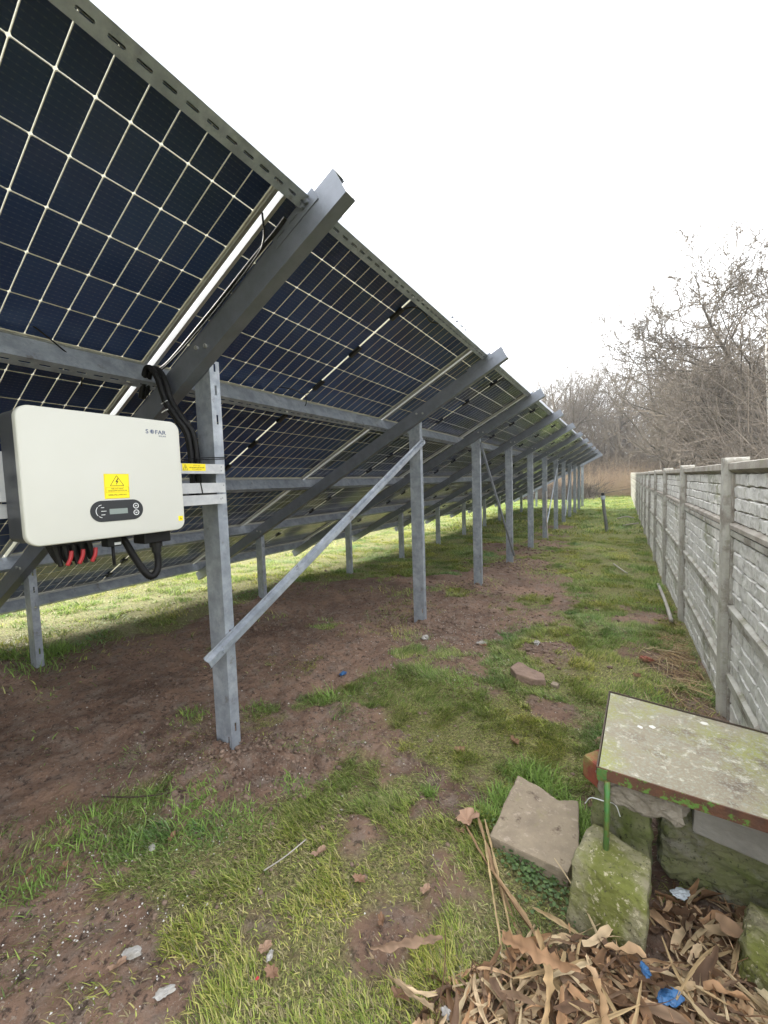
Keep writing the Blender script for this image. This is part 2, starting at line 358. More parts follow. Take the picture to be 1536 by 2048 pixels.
# ------------------------------------------------------------------ solar array
XT, ZT, TA = -1.072, 1.176, math.radians(28.19)
ca, sa = math.cos(TA), math.sin(TA)
YJ, MLEN, TIER = 1.254, 2.298, 1.153
PM = Matrix(((ca, 0, -sa, XT), (0, 1, 0, 0), (sa, 0, ca, ZT), (0, 0, 0, 1)))     # table frame: x up the slope, y along the row, z off the glass
YN = [1.328, 3.67, 5.606, 7.492, 9.461, 11.396, 13.455, 15.35, 17.25, 19.2, 21.1, 23.0]
array = thing('solar_array', (-2.8, 12, -1.5), 'long ground mounted array of dark bifacial solar panels on galvanised posts, seen from behind', 'solar array')
# panel pieces, in the module's own frame (x up slope, y along row, z off glass)
HW, HL = .567, 1.135
lam = MB().box((-HW+.004, -HL+.004, -.003), (HW-.004, HL-.004, .003)).mesh('laminate')
fr = MB()
for s in (-1, 1):
    fr.box((min(s*HW, s*(HW-.0025)), -HL, -.029), (max(s*HW, s*(HW-.0025)), HL, .0045))              # long side wall
    fr.box((min(s*(HW-.0025), s*(HW-.026)), -HL+.0025, -.029), (max(s*(HW-.0025), s*(HW-.026)), HL-.0025, -.0272))  # flange
    fr.box((min(s*(HW-.0025), s*(HW-.010)), -HL+.0025, .0032), (max(s*(HW-.0025), s*(HW-.010)), HL-.0025, .0045))
    fr.box((-HW+.0025, min(s*HL, s*(HL-.0025)), -.029), (HW-.0025, max(s*HL, s*(HL-.0025)), .0045))
    fr.box((-HW+.026, min(s*(HL-.0025), s*(HL-.016)), -.029), (HW-.026, max(s*(HL-.0025), s*(HL-.016)), -.0272))
    fr.box((-HW+.010, min(s*(HL-.0025), s*(HL-.010)), .0032), (HW-.010, max(s*(HL-.0025), s*(HL-.010)), .0045))
frame_me = fr.mesh('panel_frame')
jb = MB().box((-.05, -.019, -.022), (.05, .019, -.0031)).mesh('junction_box', bevel=.004)
jcab = MB()
jcab.tube(bez([(.045,.012,-.014),(.075,.02,-.02),(.11,.06,-.03),(.12,.16,-.04),(.10,.30,-.036),(.13,.42,-.03)], 6), .003, 6)
jcab_me = jcab.mesh('lead_cable')
jcab2 = MB().tube(bez([(-.045,-.012,-.014),(-.08,-.03,-.022),(-.10,-.10,-.035),(-.07,-.2,-.045),(-.09,-.34,-.036)], 6), .003, 6).mesh('lead_cable')
for c in range(-1, 10):
    for i in range(4):
        Mw = PM @ Matrix.Translation((-(i+.5)*TIER+.0, YJ+(c-.5)*MLEN, 0)) @ Matrix.Rotation((random.random()-.5)*.003, 4, 'Y')
        p = link('solar_panel', lam, M_lam, array, Mw)
        link('panel_frame', frame_me, M_alu, p, Mw)
        for q in (-.369, 0, .369):
            link('junction_box', jb, M_black, p, Mw @ Matrix.Translation((q, 0, 0)))
        link('lead_cable', jcab_me, M_cable, p, Mw @ Matrix.Translation((.369, 0, 0)))
        link('lead_cable', jcab2, M_cable, p, Mw @ Matrix.Translation((-.369, 0, 0)))
Y0, Y1 = YJ-2*MLEN-.03, YJ+9*MLEN+.08
def slotted(mb, x0, x1, y0, y1, z0, z1, pitch, sl, sw, ylim, axis='y', off=0):
    """flat bar with a row of long slots along its length; real openings up to ylim, plain beyond. axis: the long direction"""
    def B(a, b):
        if axis == 'y': mb.box(a, b)
        else: mb.box((a[1], a[0], a[2]), (b[1], b[0], b[2]))
    xm = (x0+x1)/2+off; ch = sw*.32
    ye = min(y1, ylim)
    B((x0, y0, z0), (xm-sw/2, ye, z1)); B((xm+sw/2, y0, z0), (x1, ye, z1))
    y = y0
    while y+pitch <= ye:
        B((xm-sw/2, y+sl, z0), (xm+sw/2, y+pitch, z1))
        for (cx_, sx) in ((xm-sw/2, 1), (xm+sw/2, -1)):
            for (cy_, sy) in ((y, 1), (y+sl, -1)):
                poly = [(cx_, cy_), (cx_+sx*ch, cy_), (cx_, cy_+sy*ch)]
                if axis == 'y': mb.prism(poly, 2, z0, z1)
                else: mb.prism([(b, a) for a, b in poly], 2, z0, z1)
        y += pitch
    B((xm-sw/2, y, z0), (xm+sw/2, ye, z1))
    if ye < y1: B((x0, ye, z0), (x1, y1, z1))
for i in range(5):
    xc = -i*TIER; w = .055; x1 = xc+(.004 if i == 0 else .030); x0 = x1-w
    mb = MB()
    mb.box((x1-.0025, Y0, -.130), (x1, Y1, -.030))                     # web on the upslope side
    mb.box((x0, Y0, -.0325), (x1-.0025, Y1, -.030))                    # upper flange under the frames
    slotted(mb, x0, x1-.0025, Y0, Y1, -.130, -.1275, .066, .040, .0095, 6.5)
    mb.box((x0, Y0, -.1275), (x0+.0025, Y1, -.115))                    # lips
    mb.box((x0, Y0, -.045), (x0+.0025, Y1, -.0325))
    link('purlin', mb.mesh('purlin'), M_galv, array, PM)
# clips standing on the upper edge
for yy in (2.933, 3.026, 3.137, 3.23):
    mb = MB().prism([(-.018,0),(.018,0),(.004,.03),(.003,.075),(-.004,.072),(-.004,.03)], 0, -.003, .003)
    mb.box((-.012,-.012,-.004), (.012,.012,.002))
    link('edge_clip', mb.mesh('clip'), M_galvdark, array, PM @ Matrix.Translation((-.006, yy, .0047)))
# rafters
def rafter_mesh():
    mb = MB(); xa, xb = -4.70, .128; z0, z1 = -.243, -.1315; t = .003
    mb.box((xa, -.060, z0), (xb, -.060+t, z1))
    mb.box((xa, -.060+t, z0), (xb, 0, z0+t)); mb.box((xa, -.060+t, z1-t), (xb, 0, z1))
    mb.box((xa, -t, z0+t), (xb, 0, z0+.016)); mb.box((xa, -t, z1-.016), (xb, 0, z1-t))
    # stiffening swages rolled into the web
    for zc in (-.170, -.215):
        mb.prism([(-.0602, zc-.011), (-.0535, zc-.006), (-.0535, zc+.006), (-.0602, zc+.011)], 0, xa+.001, xb-.001) if False else None
    return mb.mesh('rafter')
rme = rafter_mesh()
brk = MB(); slotted(brk, -.17, -.1325, -.10, .16, -.0655, -.0605, .065, .042, .011, 1e3, axis='y')
bme = MB()
bme.box((-.20, -.0635, -.165), (.06, -.0605, -.100)); bme.box((-.055, -.0635, -.100), (-.004, -.0605, -.04))
bme.prism([(-.016,0),(-.008,.014),(.008,.014),(.016,0),(.008,-.014),(-.008,-.014)], 1, -.075, -.0636)
bolt = MB()
def hexbolt(mb, c, r=.009, h=.007, ax=1):
    poly = [(c[(ax+1) % 3 if ax != 1 else 0]+r*math.cos(k*math.pi/3), c[2 if ax != 2 else 1]+r*math.sin(k*math.pi/3)) for k in range(6)]
    mb.prism(poly, ax, c[ax]-h, c[ax])
for n, y in enumerate(YN):
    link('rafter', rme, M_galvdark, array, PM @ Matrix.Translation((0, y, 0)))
# rafter end bracket where it meets the upper purlin
bk = MB(); slotted(bk, -.19, .05, -.150, -.112, -.0640, -.0610, .038, .026, .011, 1e3, axis='y')
bk2 = MB()
def vplate(mb, x0, x1, z0, z1, y0, y1, slots):
    """plate in the x-z plane with slots along x"""
    zm = (z0+z1)/2; sw = .010
    mb.box((x0, y0, z0), (x1, y1, zm-sw/2)); mb.box((x0, y0, zm+sw/2), (x1, y1, z1))
    xs = [x0]+[v for s in slots for v in s]+[x1]
    for a, b in zip(xs[::2], xs[1::2]): mb.box((a, y0, zm-sw/2), (b, y1, zm+sw/2))
vplate(bk2, -.21, .03, -.170, -.118, -.0640, -.0605, [(-.19,-.145), (-.115,-.07)])
bk2.box((-.06, -.066, -.13), (.004, -.0642, -.05))
for (bx, bz) in ((-.035,-.10), (-.035,-.145), (-.012,-.145)):
    hexbolt(bk2, (bx, -.0662, bz), .009, .010, 1)
bk2.tube([(-.035,-.076,-.10),(-.035,-.098,-.10)], .0045, 8)
bkm = bk2.mesh('bracket')
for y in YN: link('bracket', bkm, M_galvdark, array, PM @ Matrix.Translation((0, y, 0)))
hb_ = MB()
for (bx, bz) in ((-.80,-.172), (-.745,-.205)): hexbolt(hb_, (bx, -.0602, bz), .010, .009, 1)
hbm = hb_.mesh('bolt')
for y in YN: link('bolt', hbm, M_alu, array, PM @ Matrix.Translation((0, y, 0)))
hb2 = MB()
for (bx, bz) in ((-3.30,-.172), (-3.25,-.205)): hexbolt(hb2, (bx, -.0602, bz), .010, .009, 1)
hbm2 = hb2.mesh('bolt')
for y in YN: link('bolt', hbm2, M_alu, array, PM @ Matrix.Translation((0, y, 0)))
# posts: C section, web towards the camera, slotted flange on the fence side
def slot_z(mb, y0, y1, z0, z1, x0, x1, slots):
    ym = (y0+y1)/2; sw = .011
    mb.box((x0, y0, z0), (x1, ym-sw/2, z1)); mb.box((x0, ym+sw/2, z0), (x1, y1, z1))
    zs = [z0]+[v for s in slots for v in s]+[z1]
    for a, b in zip(zs[::2], zs[1::2]): mb.box((x0, ym-sw/2, a), (x1, ym+sw/2, b))
def slot_w(mb, x0, x1, z0, z1, y0, y1, xc, slots):
    sw = .010
    mb.box((x0, y0, z0), (xc-sw/2, y1, z1)); mb.box((xc+sw/2, y0, z0), (x1, y1, z1))
    zs = [z0]+[v for s in slots for v in s]+[z1]
    for a, b in zip(zs[::2], zs[1::2]): mb.box((xc-sw/2, y0, a), (xc+sw/2, y1, b))
def post_mesh(h, w=.115, d=.055):
    mb = MB(); t = .003; zt = h
    sl = [(.325,.370),(.530,.575),(.74,.785)]
    k = [s for s in [(.045+.30,.10+.30)]]
    slots = [(.42,.465),(.615,.66),(1.1,1.145),(h-.30,h-.255),(h-.16,h-.115),(h-.05,h-.012)]
    slots = [s for s in slots if s[1] < h-.005]; slots = sorted(set(slots)); cl = []
    for s in slots:
        if not cl or s[0] > cl[-1][1]+.02: cl.append(s)
    slot_w(mb, -w/2, w/2, 0, zt, 0, t, w/2-.022, [s for s in [(.30,.345),(.55,.595)] if s[1] < h])
    slot_z(mb, t, d, 0, zt, w/2-t, w/2, cl)
    mb.box((-w/2, t, 0), (-w/2+t, d, zt))
    mb.box((w/2-.018, d-t, 0), (w/2-t, d, zt)); mb.box((-w/2+t, d-t, 0), (-w/2+.018, d, zt))
    return mb.mesh('post')
def top_at(X): return ZT + (X-XT)*math.tan(TA) - .10/ca - .035
XF, XB = -1.757, -3.957
zF, zB = top_at(XF)-.05, top_at(XB)-.05
BOT = -1.85
pf = post_mesh(zF-BOT); pb = post_mesh(zB-BOT, .10, .05)
for n, y in enumerate(YN):
    link('post', pf, M_galv, array, Matrix.Translation((XF, y+.004, BOT)))
    link('post', pb, M_galv, array, Matrix.Translation((XB, y+.004, BOT)))
# diagonal braces: open hat sections bolted to the front posts
def brace(a, b, m=M_galv, w=.045, flip=1):
    a = Vector(a); b = Vector(b); d = (b-a).normalized(); n = Vector((1, 0, 0)); s = d.cross(n).normalized()*flip
    prof = [(-.033,.0),(-.020,.0),(-.013,.022),(.013,.022),(.020,.0),(.033,.0),(.033,.003),(.022,.003),(.0155,.025),(-.0155,.025),(-.022,.003),(-.033,.003)]
    prof = [(a*1.15, b) for a, b in [(-.034,.012),(-.030,0),(-.014,0),(-.006,.020),(.018,.020),(.030,.004),(.0325,.0055),(.0195,.0228),(-.0078,.0228),(-.0158,.0025),(-.028,.0025),(-.0315,.013)]]
    v = [a+s*p[0]+n*p[1] for p in prof]+[b+s*p[0]+n*p[1] for p in prof]; k = len(prof)
    mb = MB().add(v, [tuple(range(k)), tuple(range(2*k-1, k-1, -1))]+[(i, i+k, (i+1) % k+k, (i+1) % k) for i in range(k)])
    for e in (a+d*.09, b-d*.06):
        q = [e+s*(.009*math.cos(j*math.pi/3)+.006)+d*(.009*math.sin(j*math.pi/3))+n*.0205 for j in range(6)]
        mb.add(q+[p+n*.009 for p in q], [tuple(range(6)), tuple(range(11, 5, -1))]+[(i, i+6, (i+1) % 6+6, (i+1) % 6) for i in range(6)])
    return link('brace', mb.mesh('brace'), m, array)
XBR = XF+.0575+.002
brace((XBR, 1.215, -.82), (XBR, 3.74, .40))
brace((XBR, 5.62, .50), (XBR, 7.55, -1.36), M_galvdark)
brace((XBR, 11.30, -1.15), (XBR, 13.45, .42))
brace((XBR, 15.2, -1.30), (XBR, 17.3, .42))

# ------------------------------------------------------------------ concrete fence
M_conc = mat('weathered concrete post', (.44,.43,.39), .9, col2=(.30,.285,.25), nscale=5, bump=.25, bscale=60)
layer(M_conc, (.155,.13,.105), 2.5, .50, .66); layer(M_conc, (.20,.21,.13), 4, .55, .68); layer(M_conc, (.42,.41,.38), 30, .58, .66)
M_stone = mat('painted relief concrete', (.62,.61,.58), .9, col2=(.48,.47,.445), nscale=7, bump=.5, bscale=38, ramp=(.4,.6))
layer(M_stone, (.30,.29,.27), 16, .55, .68); layer(M_stone, (.64,.64,.62), 24, .56, .66); layer(M_stone, (.20,.21,.12), 2.2, .56, .7)
M_cope = mat('weathered concrete rail', (.38,.355,.31), .9, col2=(.22,.19,.165), nscale=6, bump=.25, bscale=60)
layer(M_cope, (.30,.31,.20), 3, .58, .7)
fence = thing('concrete_fence', (.55, 15, -1.5), 'grey precast concrete fence with brick relief panels between posts', 'fence')
FY0, FS = 2.995, 1.974
def fz(y): return np.interp(y, [0, 16, 36], [0, 0, .14])
pw = MB()
pw.prism([(0,0),(.0,.085),(.012,.1),(.10,.1),(.112,.085),(.112,0),(.10,-.012),(.012,-.012)], 2, 0, 1.70)
pme = pw.mesh('post', bevel=.006)
bmp = bmesh.new(); bmp.from_mesh(pme)
for v in bmp.verts:
    if v.co.z > 1.6:
        r = math.hypot(v.co.y-.044, 0); v.co.z += .018-(r/.056)**2*.03
bmp.to_mesh(pme); bmp.free()
LEV = [.055, -.315, -.775, -1.165, -1.60]
def panel_mesh(h, courses, seed, cope):
    """precast panel: x outwards is -x, y 0..LEN, z 0..h. Returns (rails, stones)"""
    r = random.Random(seed); Ln = FS-.10
    fm = MB(); T = .048 if cope else .030; Bm = .022; S = .035
    fm.box((.022, 0, 0), (.05, Ln, h))                                   # slab behind
    if cope: fm.prism([(.0,h-T),(-.010,h-T+.010),(-.010,h-.004),(.0,h),(.0218,h),(.0218,h-T-.014)], 1, 0, Ln)
    else: fm.prism([(.002,h-T),(.002,h-.001),(.0218,h-.001),(.0218,h-T-.016)], 1, 0, Ln)
    fm.prism([(-.002,.001),(-.002,Bm),(.0218,Bm+.018),(.0218,.001)], 1, 0, Ln)
    for (a, b) in ((0, S), (Ln-S, Ln)): fm.box((.004, a, Bm+.018), (.0218, b, h-T-.016))
    z0 = Bm+.016; z1 = h-T-.012; ch = (z1-z0)/courses
    V = []; F = []
    for c in range(courses):
        y = S+.004; first = True
        while y < Ln-S-.03:
            w = r.uniform(.13, .34)
            if c % 2 and first: w *= .55
            first = False
            ye = min(y+w, Ln-S-.003)
            if Ln-S-ye < .07: ye = Ln-S-.003
            wd = ye-y; ne = max(3, int(wd/.026)); ew = .006/wd; eh = .0055/ch
            u = np.concatenate([[0, ew], np.linspace(ew, 1-ew, ne+2)[1:-1], [1-ew, 1]]); v = np.array([0, eh, .28, .5, .72, 1-eh, 1]); nu, nv = len(u), len(v)
            sd = r.random()*100; tl = r.uniform(-.004, .004); tv = r.uniform(-.003, .003); dp = r.uniform(.006, .010)
            U, Vv = np.meshgrid(u, v, indexing='ij')
            yy = y+.0015+(wd-.003)*U; zz = z0+c*ch+.002+(ch-.004)*Vv
            bd = ((U == 0) | (U == 1) | (Vv == 0) | (Vv == 1)); rim = (U <= ew) | (U >= 1-ew) | (Vv <= eh) | (Vv >= 1-eh)
            yy = yy+(vnoise(yy*35+sd, zz*35, 3)-.5)*.006*rim; zz = zz+(vnoise(yy*26, zz*30+sd, 5)-.5)*.010*rim
            xx = .0216-np.where(bd, 0, dp+tl*(U-.5)+tv*(Vv-.5)+.0045*(vnoise(yy*22+sd, zz*34+sd, 7)-.3)+.003*(vnoise(yy*70+sd, zz*80, 9)-.5))
            b = len(V); V += list(zip(xx.ravel(), yy.ravel(), zz.ravel()))
            for i in range(nu-1):
                for j in range(nv-1): F.append((b+i*nv+j, b+i*nv+j+1, b+(i+1)*nv+j+1, b+(i+1)*nv+j))
            y = ye+.002
    sm = bpy.data.meshes.new('stones'); sm.from_pydata(V, [], F); sm.update()
    return fm.mesh('panel'), sm
pm = {}
for lv in range(4):
    for vr in range(2): pm[lv, vr] = panel_mesh(LEV[lv]-LEV[lv+1]-.006, (4, 5, 4, 4)[lv], lv*10+vr, lv == 0)
for k in range(-1, 17):
    y = FY0+k*FS; dz = float(fz(y))
    link('post', pme, M_conc, fence, Matrix.Translation((.488, y-.044, -1.62+dz)) @ Matrix.Rotation((random.random()-.5)*.012, 4, 'X'))
    if k == 16: break
    for lv in range(4):
        a, b = pm[lv, (k+lv) % 2]
        Mp = Matrix.Translation((.516+random.uniform(-.003,.003), y+.052, LEV[lv+1]+dz+.003))
        p = link('panel', a, M_cope if lv == 0 else M_conc, fence, Mp); link('brick_relief', b, M_stone, p, Mp)

# ------------------------------------------------------------------ inverter and its rails
def rrect(y0, y1, z0, z1, r, n=8):
    o = []
    for cy_, cz_, a0 in ((y1-r, z0+r, -90), (y1-r, z1-r, 0), (y0+r, z1-r, 90), (y0+r, z0+r, 180)):
        for k in range(n+1):
            a = rad(a0+90*k/n); o.append((cy_+r*math.cos(a), cz_+r*math.sin(a)))
    return o
inv = thing('inverter', (-1.6, .77, -.15), 'cream white wall box inverter with dark control strip hung on rails at the first post', 'inverter')
cm_ = MB().prism(rrect(.514, 1.020, -.155, .262, .036), 0, -1.528, -1.500).mesh('front_cover', bevel=.006, seg=3)
smooth_angle(cm_, .5); link('front_cover', cm_, M_cover, inv)
hb = MB().prism(rrect(.522, 1.012, -.147, .254, .02), 0, -1.640, -1.5285)
link('housing', hb.mesh('housing', bevel=.0), M_heat, inv)
link('back_plate', MB().box((-1.652, .508, -.02), (-1.6405, .545, .135)).mesh('plate', bevel=.002), M_white, inv)
XI = -1.4998
def plate(name, poly, m, par, x=XI, t=.0012): return link(name, MB().prism(poly, 0, x-.0005, x+t).mesh(name), m, par)
def text_mesh(txt, size, y, z, x, sx=1.0, align='CENTER', bold=0.0):
    cu = bpy.data.curves.new('t', 'FONT'); cu.body = txt; cu.size = size; cu.align_x = align; cu.offset = bold; cu.extrude = .0002
    o = bpy.data.objects.new('t', cu); C.objects.link(o)
    dg = bpy.context.evaluated_depsgraph_get(); me = bpy.data.meshes.new_from_object(o.evaluated_get(dg))
    bpy.data.objects.remove(o)
    for v in me.vertices:
        a, b, c = v.co; v.co = (x+c, y+a*sx, z+b)
    return me
def line_poly(p, q, w):
    p = Vector(p); q = Vector(q); n = (q-p).normalized(); n = Vector((-n.y, n.x))*w/2
    return [tuple(p-n), tuple(q-n), tuple(q+n), tuple(p+n)]
# warning sticker
st = plate('warning_sticker', [(.733,-.022),(.814,-.022),(.816,.062),(.735,.062)], M_yellow, inv, t=.0006)
ink = MB()
def tri(mb, yc, zb, w, h, t, x):
    A, B_, Cc = (yc-w/2, zb), (yc+w/2, zb), (yc, zb+h)
    for p, q in ((A, B_), (B_, Cc), (Cc, A)): mb.prism(line_poly(p, q, t), 0, x, x+.0003)
def boltsym(mb, yc, zc, s, x):
    mb.prism([(yc+.10*s,zc+.5*s),(yc-.22*s,zc-.04*s),(yc-.02*s,zc-.02*s),(yc-.14*s,zc-.5*s),(yc+.24*s,zc+.10*s),(yc+.03*s,zc+.08*s),(yc+.26*s,zc+.5*s)], 0, x, x+.0003)
xs = XI+.0007
tri(ink, .775, .0215, .044, .0345, .0016, xs); boltsym(ink, .775, .0350, .023, xs)
link('hazard_symbol', ink.mesh('sym'), M_ink, st)
ln = MB()
for p, q in (((.739,.0165),(.812,.0165)), ((.812,.0165),(.812,-.0010)), ((.812,-.0010),(.739,-.0010)), ((.739,-.0010),(.739,.0165)), ((.7365,.0605),(.8125,.0605)), ((.736,-.0205),(.8125,-.0205)), ((.736,-.0205),(.7365,.0605)), ((.8125,-.0205),(.8135,.0605))):
    ln.prism(line_poly(p, q, .0007), 0, xs, xs+.0003)
link('printed_border', ln.mesh('b'), M_inkg, st)
link('printed_text', text_mesh('NIE DOTYKAĆ', .0068, .7755, .0092, xs, .9), M_ink, st)
link('printed_text', text_mesh('URZĄDZENIE ELEKTRYCZNE', .0068, .7755, .0024, xs, .72), M_ink, st)
link('printed_text', text_mesh('NIEBEZPIECZEŃSTWO', .0074, .7750, -.0120, xs, .82), M_ink, st)
# control strip
cs = plate('control_strip', rrect(.686, .857, -.098, -.0275, .0350, 12), M_slate, inv, t=.0016)
xc_ = XI+.0017
link('lcd_screen', MB().box((xc_, .744, -.0745), (xc_+.0008, .803, -.0565)).mesh('lcd'), M_lcd, cs)
wp = MB()
def ring(mb, yc, zc, r0, r1, a0, a1, x, n=20):
    for k in range(n):
        b0 = rad(a0+(a1-a0)*k/n); b1 = rad(a0+(a1-a0)*(k+1)/n)
        mb.prism([(yc+r0*math.cos(b0), zc+r0*math.sin(b0)), (yc+r1*math.cos(b0), zc+r1*math.sin(b0)), (yc+r1*math.cos(b1), zc+r1*math.sin(b1)), (yc+r0*math.cos(b1), zc+r0*math.sin(b1))], 0, x, x+.0004)
for zc in (-.0505, -.0740):
    bt = MB(); ring(bt, .8325, zc, .0075, .0098, 0, 360, xc_); s = 1 if zc > -.06 else -1
    bt.prism(line_poly((.8290, zc-.0015*s), (.8327, zc+.0022*s), .002), 0, xc_, xc_+.0005); bt.prism(line_poly((.8323, zc+.0022*s), (.8362, zc-.0015*s), .002), 0, xc_, xc_+.0004)
    link('push_button', bt.mesh('btn'), M_whiteprint, cs)
for a0, a1 in ((100, 128), (138, 222), (232, 260)): ring(wp, .724, -.0625, .0205, .0222, a0, a1, xc_, 10)
for zc, w in ((-.0505, .010), (-.0625, .016), (-.0745, .012)): wp.box((xc_, .718, zc-.0009), (xc_+.0004, .718+w, zc+.0009))
link('status_marks', wp.mesh('marks'), M_whiteprint, cs)
# maker's lettering, top right
link('logo_lettering', text_mesh('S', .021, .8865, .2095, XI, 1.15, 'LEFT', .0003), M_logo, inv)
link('logo_lettering', text_mesh('FAR', .021, .9215, .2095, XI, 1.15, 'LEFT', .0003), M_logo, inv)
link('logo_globe', MB().prism([(.9110+.0080*math.cos(k*math.pi/10), .2170+.0080*math.sin(k*math.pi/10)) for k in range(20)], 0, XI, XI+.0006).mesh('globe'), M_logo2, inv)
gl = MB().prism([(.9055,.2190),(.9080,.2235),(.9125,.2225),(.9100,.2180),(.9120,.2140),(.9085,.2120)], 0, XI+.0006, XI+.0009)
link('logo_globe', gl.mesh('land'), M_logo, inv)
link('logo_lettering', text_mesh('SOLAR', .0085, .9350, .2000, XI, 1.1, 'LEFT'), M_logo, inv)
es = plate('earth_sticker', [(.9925,-.120),(1.011,-.120),(1.011,-.101),(.9925,-.101)], M_yellow, inv, t=.0006)
em = MB(); em.box((xs, 1.0012, -.1095), (xs+.0003, 1.0028, -.1035))
for k, w in enumerate((.0095, .006, .003)): em.box((xs, 1.002-w/2, -.1112-k*.0025), (xs+.0003, 1.002+w/2, -.1099-k*.0025))
link('earth_symbol', em.mesh('earth'), M_ink, es)
# connectors underneath
dcm = MB().box((-1.61, .590, -.166), (-1.545, .735, -.1475))
for y in (.612, .636, .660, .684, .708):
    dcm.tube([(-1.575, y, -.166), (-1.575, y+.004, -.195), (-1.575, y+.012, -.235)], .0095, 8, rf=lambda t: .0105-.003*t)
    dcm.tube([(-1.600, y-.008, -.166), (-1.600, y+.002, -.195), (-1.600, y+.016, -.225)], .0090, 8)
link('dc_connector', dcm.mesh('dc'), M_black, inv, smooth=False)
for y in (.640, .674, .712):
    rc = MB().tube(bez([(-1.552, y+.006, -.186), (-1.550, y+.002, -.208), (-1.553, y-.008, -.232)], 6), .0062, 8)
    link('red_connector', rc.mesh('red'), M_red, inv, smooth=True)
dg_ = MB().box((-1.60, .758, -.192), (-1.555, .806, -.1475)).mesh('dongle', bevel=.003)
do = link('monitor_module', dg_, M_black, inv)
link('monitor_label', MB().box((-1.5549, .780, -.187), (-1.5545, .802, -.178)).mesh('lab'), M_whiteprint, do)
link('antenna', MB().tube([(-1.578, .785, -.192), (-1.578, .786, -.262)], .0055, 8).mesh('ant'), M_black, inv, smooth=True)
ac = MB().box((-1.62, .880, -.198), (-1.545, .985, -.1475)).mesh('ac', bevel=.004)
link('ac_cover', ac, M_black, inv)
link('cable_gland', MB().tube([(-1.583, .945, -.197), (-1.583, .946, -.218), (-1.583, .946, -.2185), (-1.583, .947, -.240)], .022, 12, rf=lambda t: (.023, .023, .017, .017)[min(3, int(t*3.01))]).mesh('gland'), M_black, inv)
def corrugated(P, r, step=.0045, amp=.0016, n=12):
    pts = bez(P, 40); L_ = [0]
    for a, b in zip(pts, pts[1:]): L_.append(L_[-1]+(b-a).length)
    m = max(8, int(L_[-1]/step*2)); mb = MB(); out_ = []
    xs_ = np.linspace(0, L_[-1], m); A = np.array([tuple(p) for p in pts])
    Q = [tuple(np.interp(x, L_, A[:, k]) for k in range(3)) for x in xs_]
    cnt = [0]
    def rf(t): return r+(amp if int(round(t*(m-1))) % 2 else -amp)
    return mb.tube(Q, r, n, rf=rf)
loop = link('ac_conduit', corrugated([(-1.583,.947,-.236),(-1.583,.950,-.275),(-1.580,.940,-.315),(-1.58,.915,-.330),(-1.585,.893,-.305),(-1.595,.868,-.25),(-1.605,.845,-.19),(-1.63,.835,-.15)], .0125).mesh('loop'), M_cable)
tag(loop, 'black corrugated conduit looping in a U below the inverter', 'conduit')
loop.data.polygons.foreach_set('use_smooth', [True]*len(loop.data.polygons))
# three rails carried by the first post
rails = []
for k, (z0, z1, lab) in enumerate(((.071, .115, 'scuffed white rail with yellow warning sticker, uppermost of three behind the inverter'),
                                   (-.0175, .028, 'scuffed white rail with a dark cut line, middle of three behind the inverter'),
                                   (-.071, -.0265, 'scuffed white rail with bolt holes, lowest of three behind the inverter'))):
    mb = MB(); t = .0025; y0, y1 = -.9, 1.347; x0, x1 = -1.6965, -1.655
    mb.box((x1-t, y0, z0), (x1, y1, z1)); mb.box((x0, y0, z1-t), (x1-t, y1, z1)); mb.box((x0, y0, z0), (x1-t, y1, z0+t))
    o = link('mounting_rail', mb.mesh('rail'), M_white, None)
    tag(o, lab, 'rail', 'rails behind the inverter'); rails.append(o)
    sc = MB()
    for (yy, zz) in ([(1.330, z1-.012), (1.329, z0+.014)] if k == 0 else [(1.338, z1-.012)] if k == 1 else [(1.318, z1-.022), (1.328, z1-.018)]):
        sc.tube([(x1-.001, yy, zz), (x1+.0012, yy, zz)], .0028, 8)
    link('screw', sc.mesh('screw'), M_galvdark, o)
s2 = plate('warning_sticker', [(1.128,.083),(1.244,.083),(1.244,.1145),(1.128,.1145)], M_yellow, rails[0], x=-1.6548, t=.0006)
i2 = MB(); x2 = -1.6541; tri(i2, 1.142, .0865, .024, .0235, .0014, x2); boltsym(i2, 1.142, .0955, .013, x2)
link('hazard_symbol', i2.mesh('s2'), M_ink, s2)
link('printed_text', text_mesh('NIE DOTYKAĆ', .0068, 1.199, .1035, x2, .8), M_inkg, s2)
link('printed_text', text_mesh('URZĄDZENIE ELEKTRYCZNE', .0074, 1.199, .0955, x2, .80), M_ink, s2)
link('printed_text', text_mesh('POD NAPIĘCIEM', .0074, 1.199, .0875, x2, .85), M_inkg, s2)
link('cable_tie', MB().tube([(-1.653, 1.212, .030), (-1.652, 1.216, .005), (-1.653, 1.220, -.020)], .0022, 6).mesh('tie'), M_black, rails[1])
# cable bundle from the rafter down the post
cb = thing('cable_bundle', (-1.82, 1.27, .1), 'bundle of black corrugated cables strapped down the first post', 'cables')
zr = lambda X: ZT+(X-XT)*math.tan(TA)
for k, (dx, dy) in enumerate(((0,0), (-.027,.004), (.027,-.004), (-.052,.012), (.012,-.024))):
    P = [(-2.08+dx*.5, 1.24+dy, .50-.01*k), (-1.995+dx*.6, 1.225+dy, .585), (-1.925+dx, 1.228+dy, .545), (-1.88+dx, 1.235+dy, .42), (-1.835+dx, 1.255+dy, .34), (-1.80+dx, 1.285+dy, .25), (-1.792+dx, 1.290+dy, .05), (-1.795+dx, 1.285+dy, -.02), (-1.80+dx, 1.26+dy, -.06)]
    o = link('conduit', (corrugated(P, .0125) if k in (0, 2, 4) else MB().tube(bez(P, 10), .0085, 8)).mesh('conduit'), M_cable, cb)
    o.data.polygons.foreach_set('use_smooth', [True]*len(o.data.polygons))
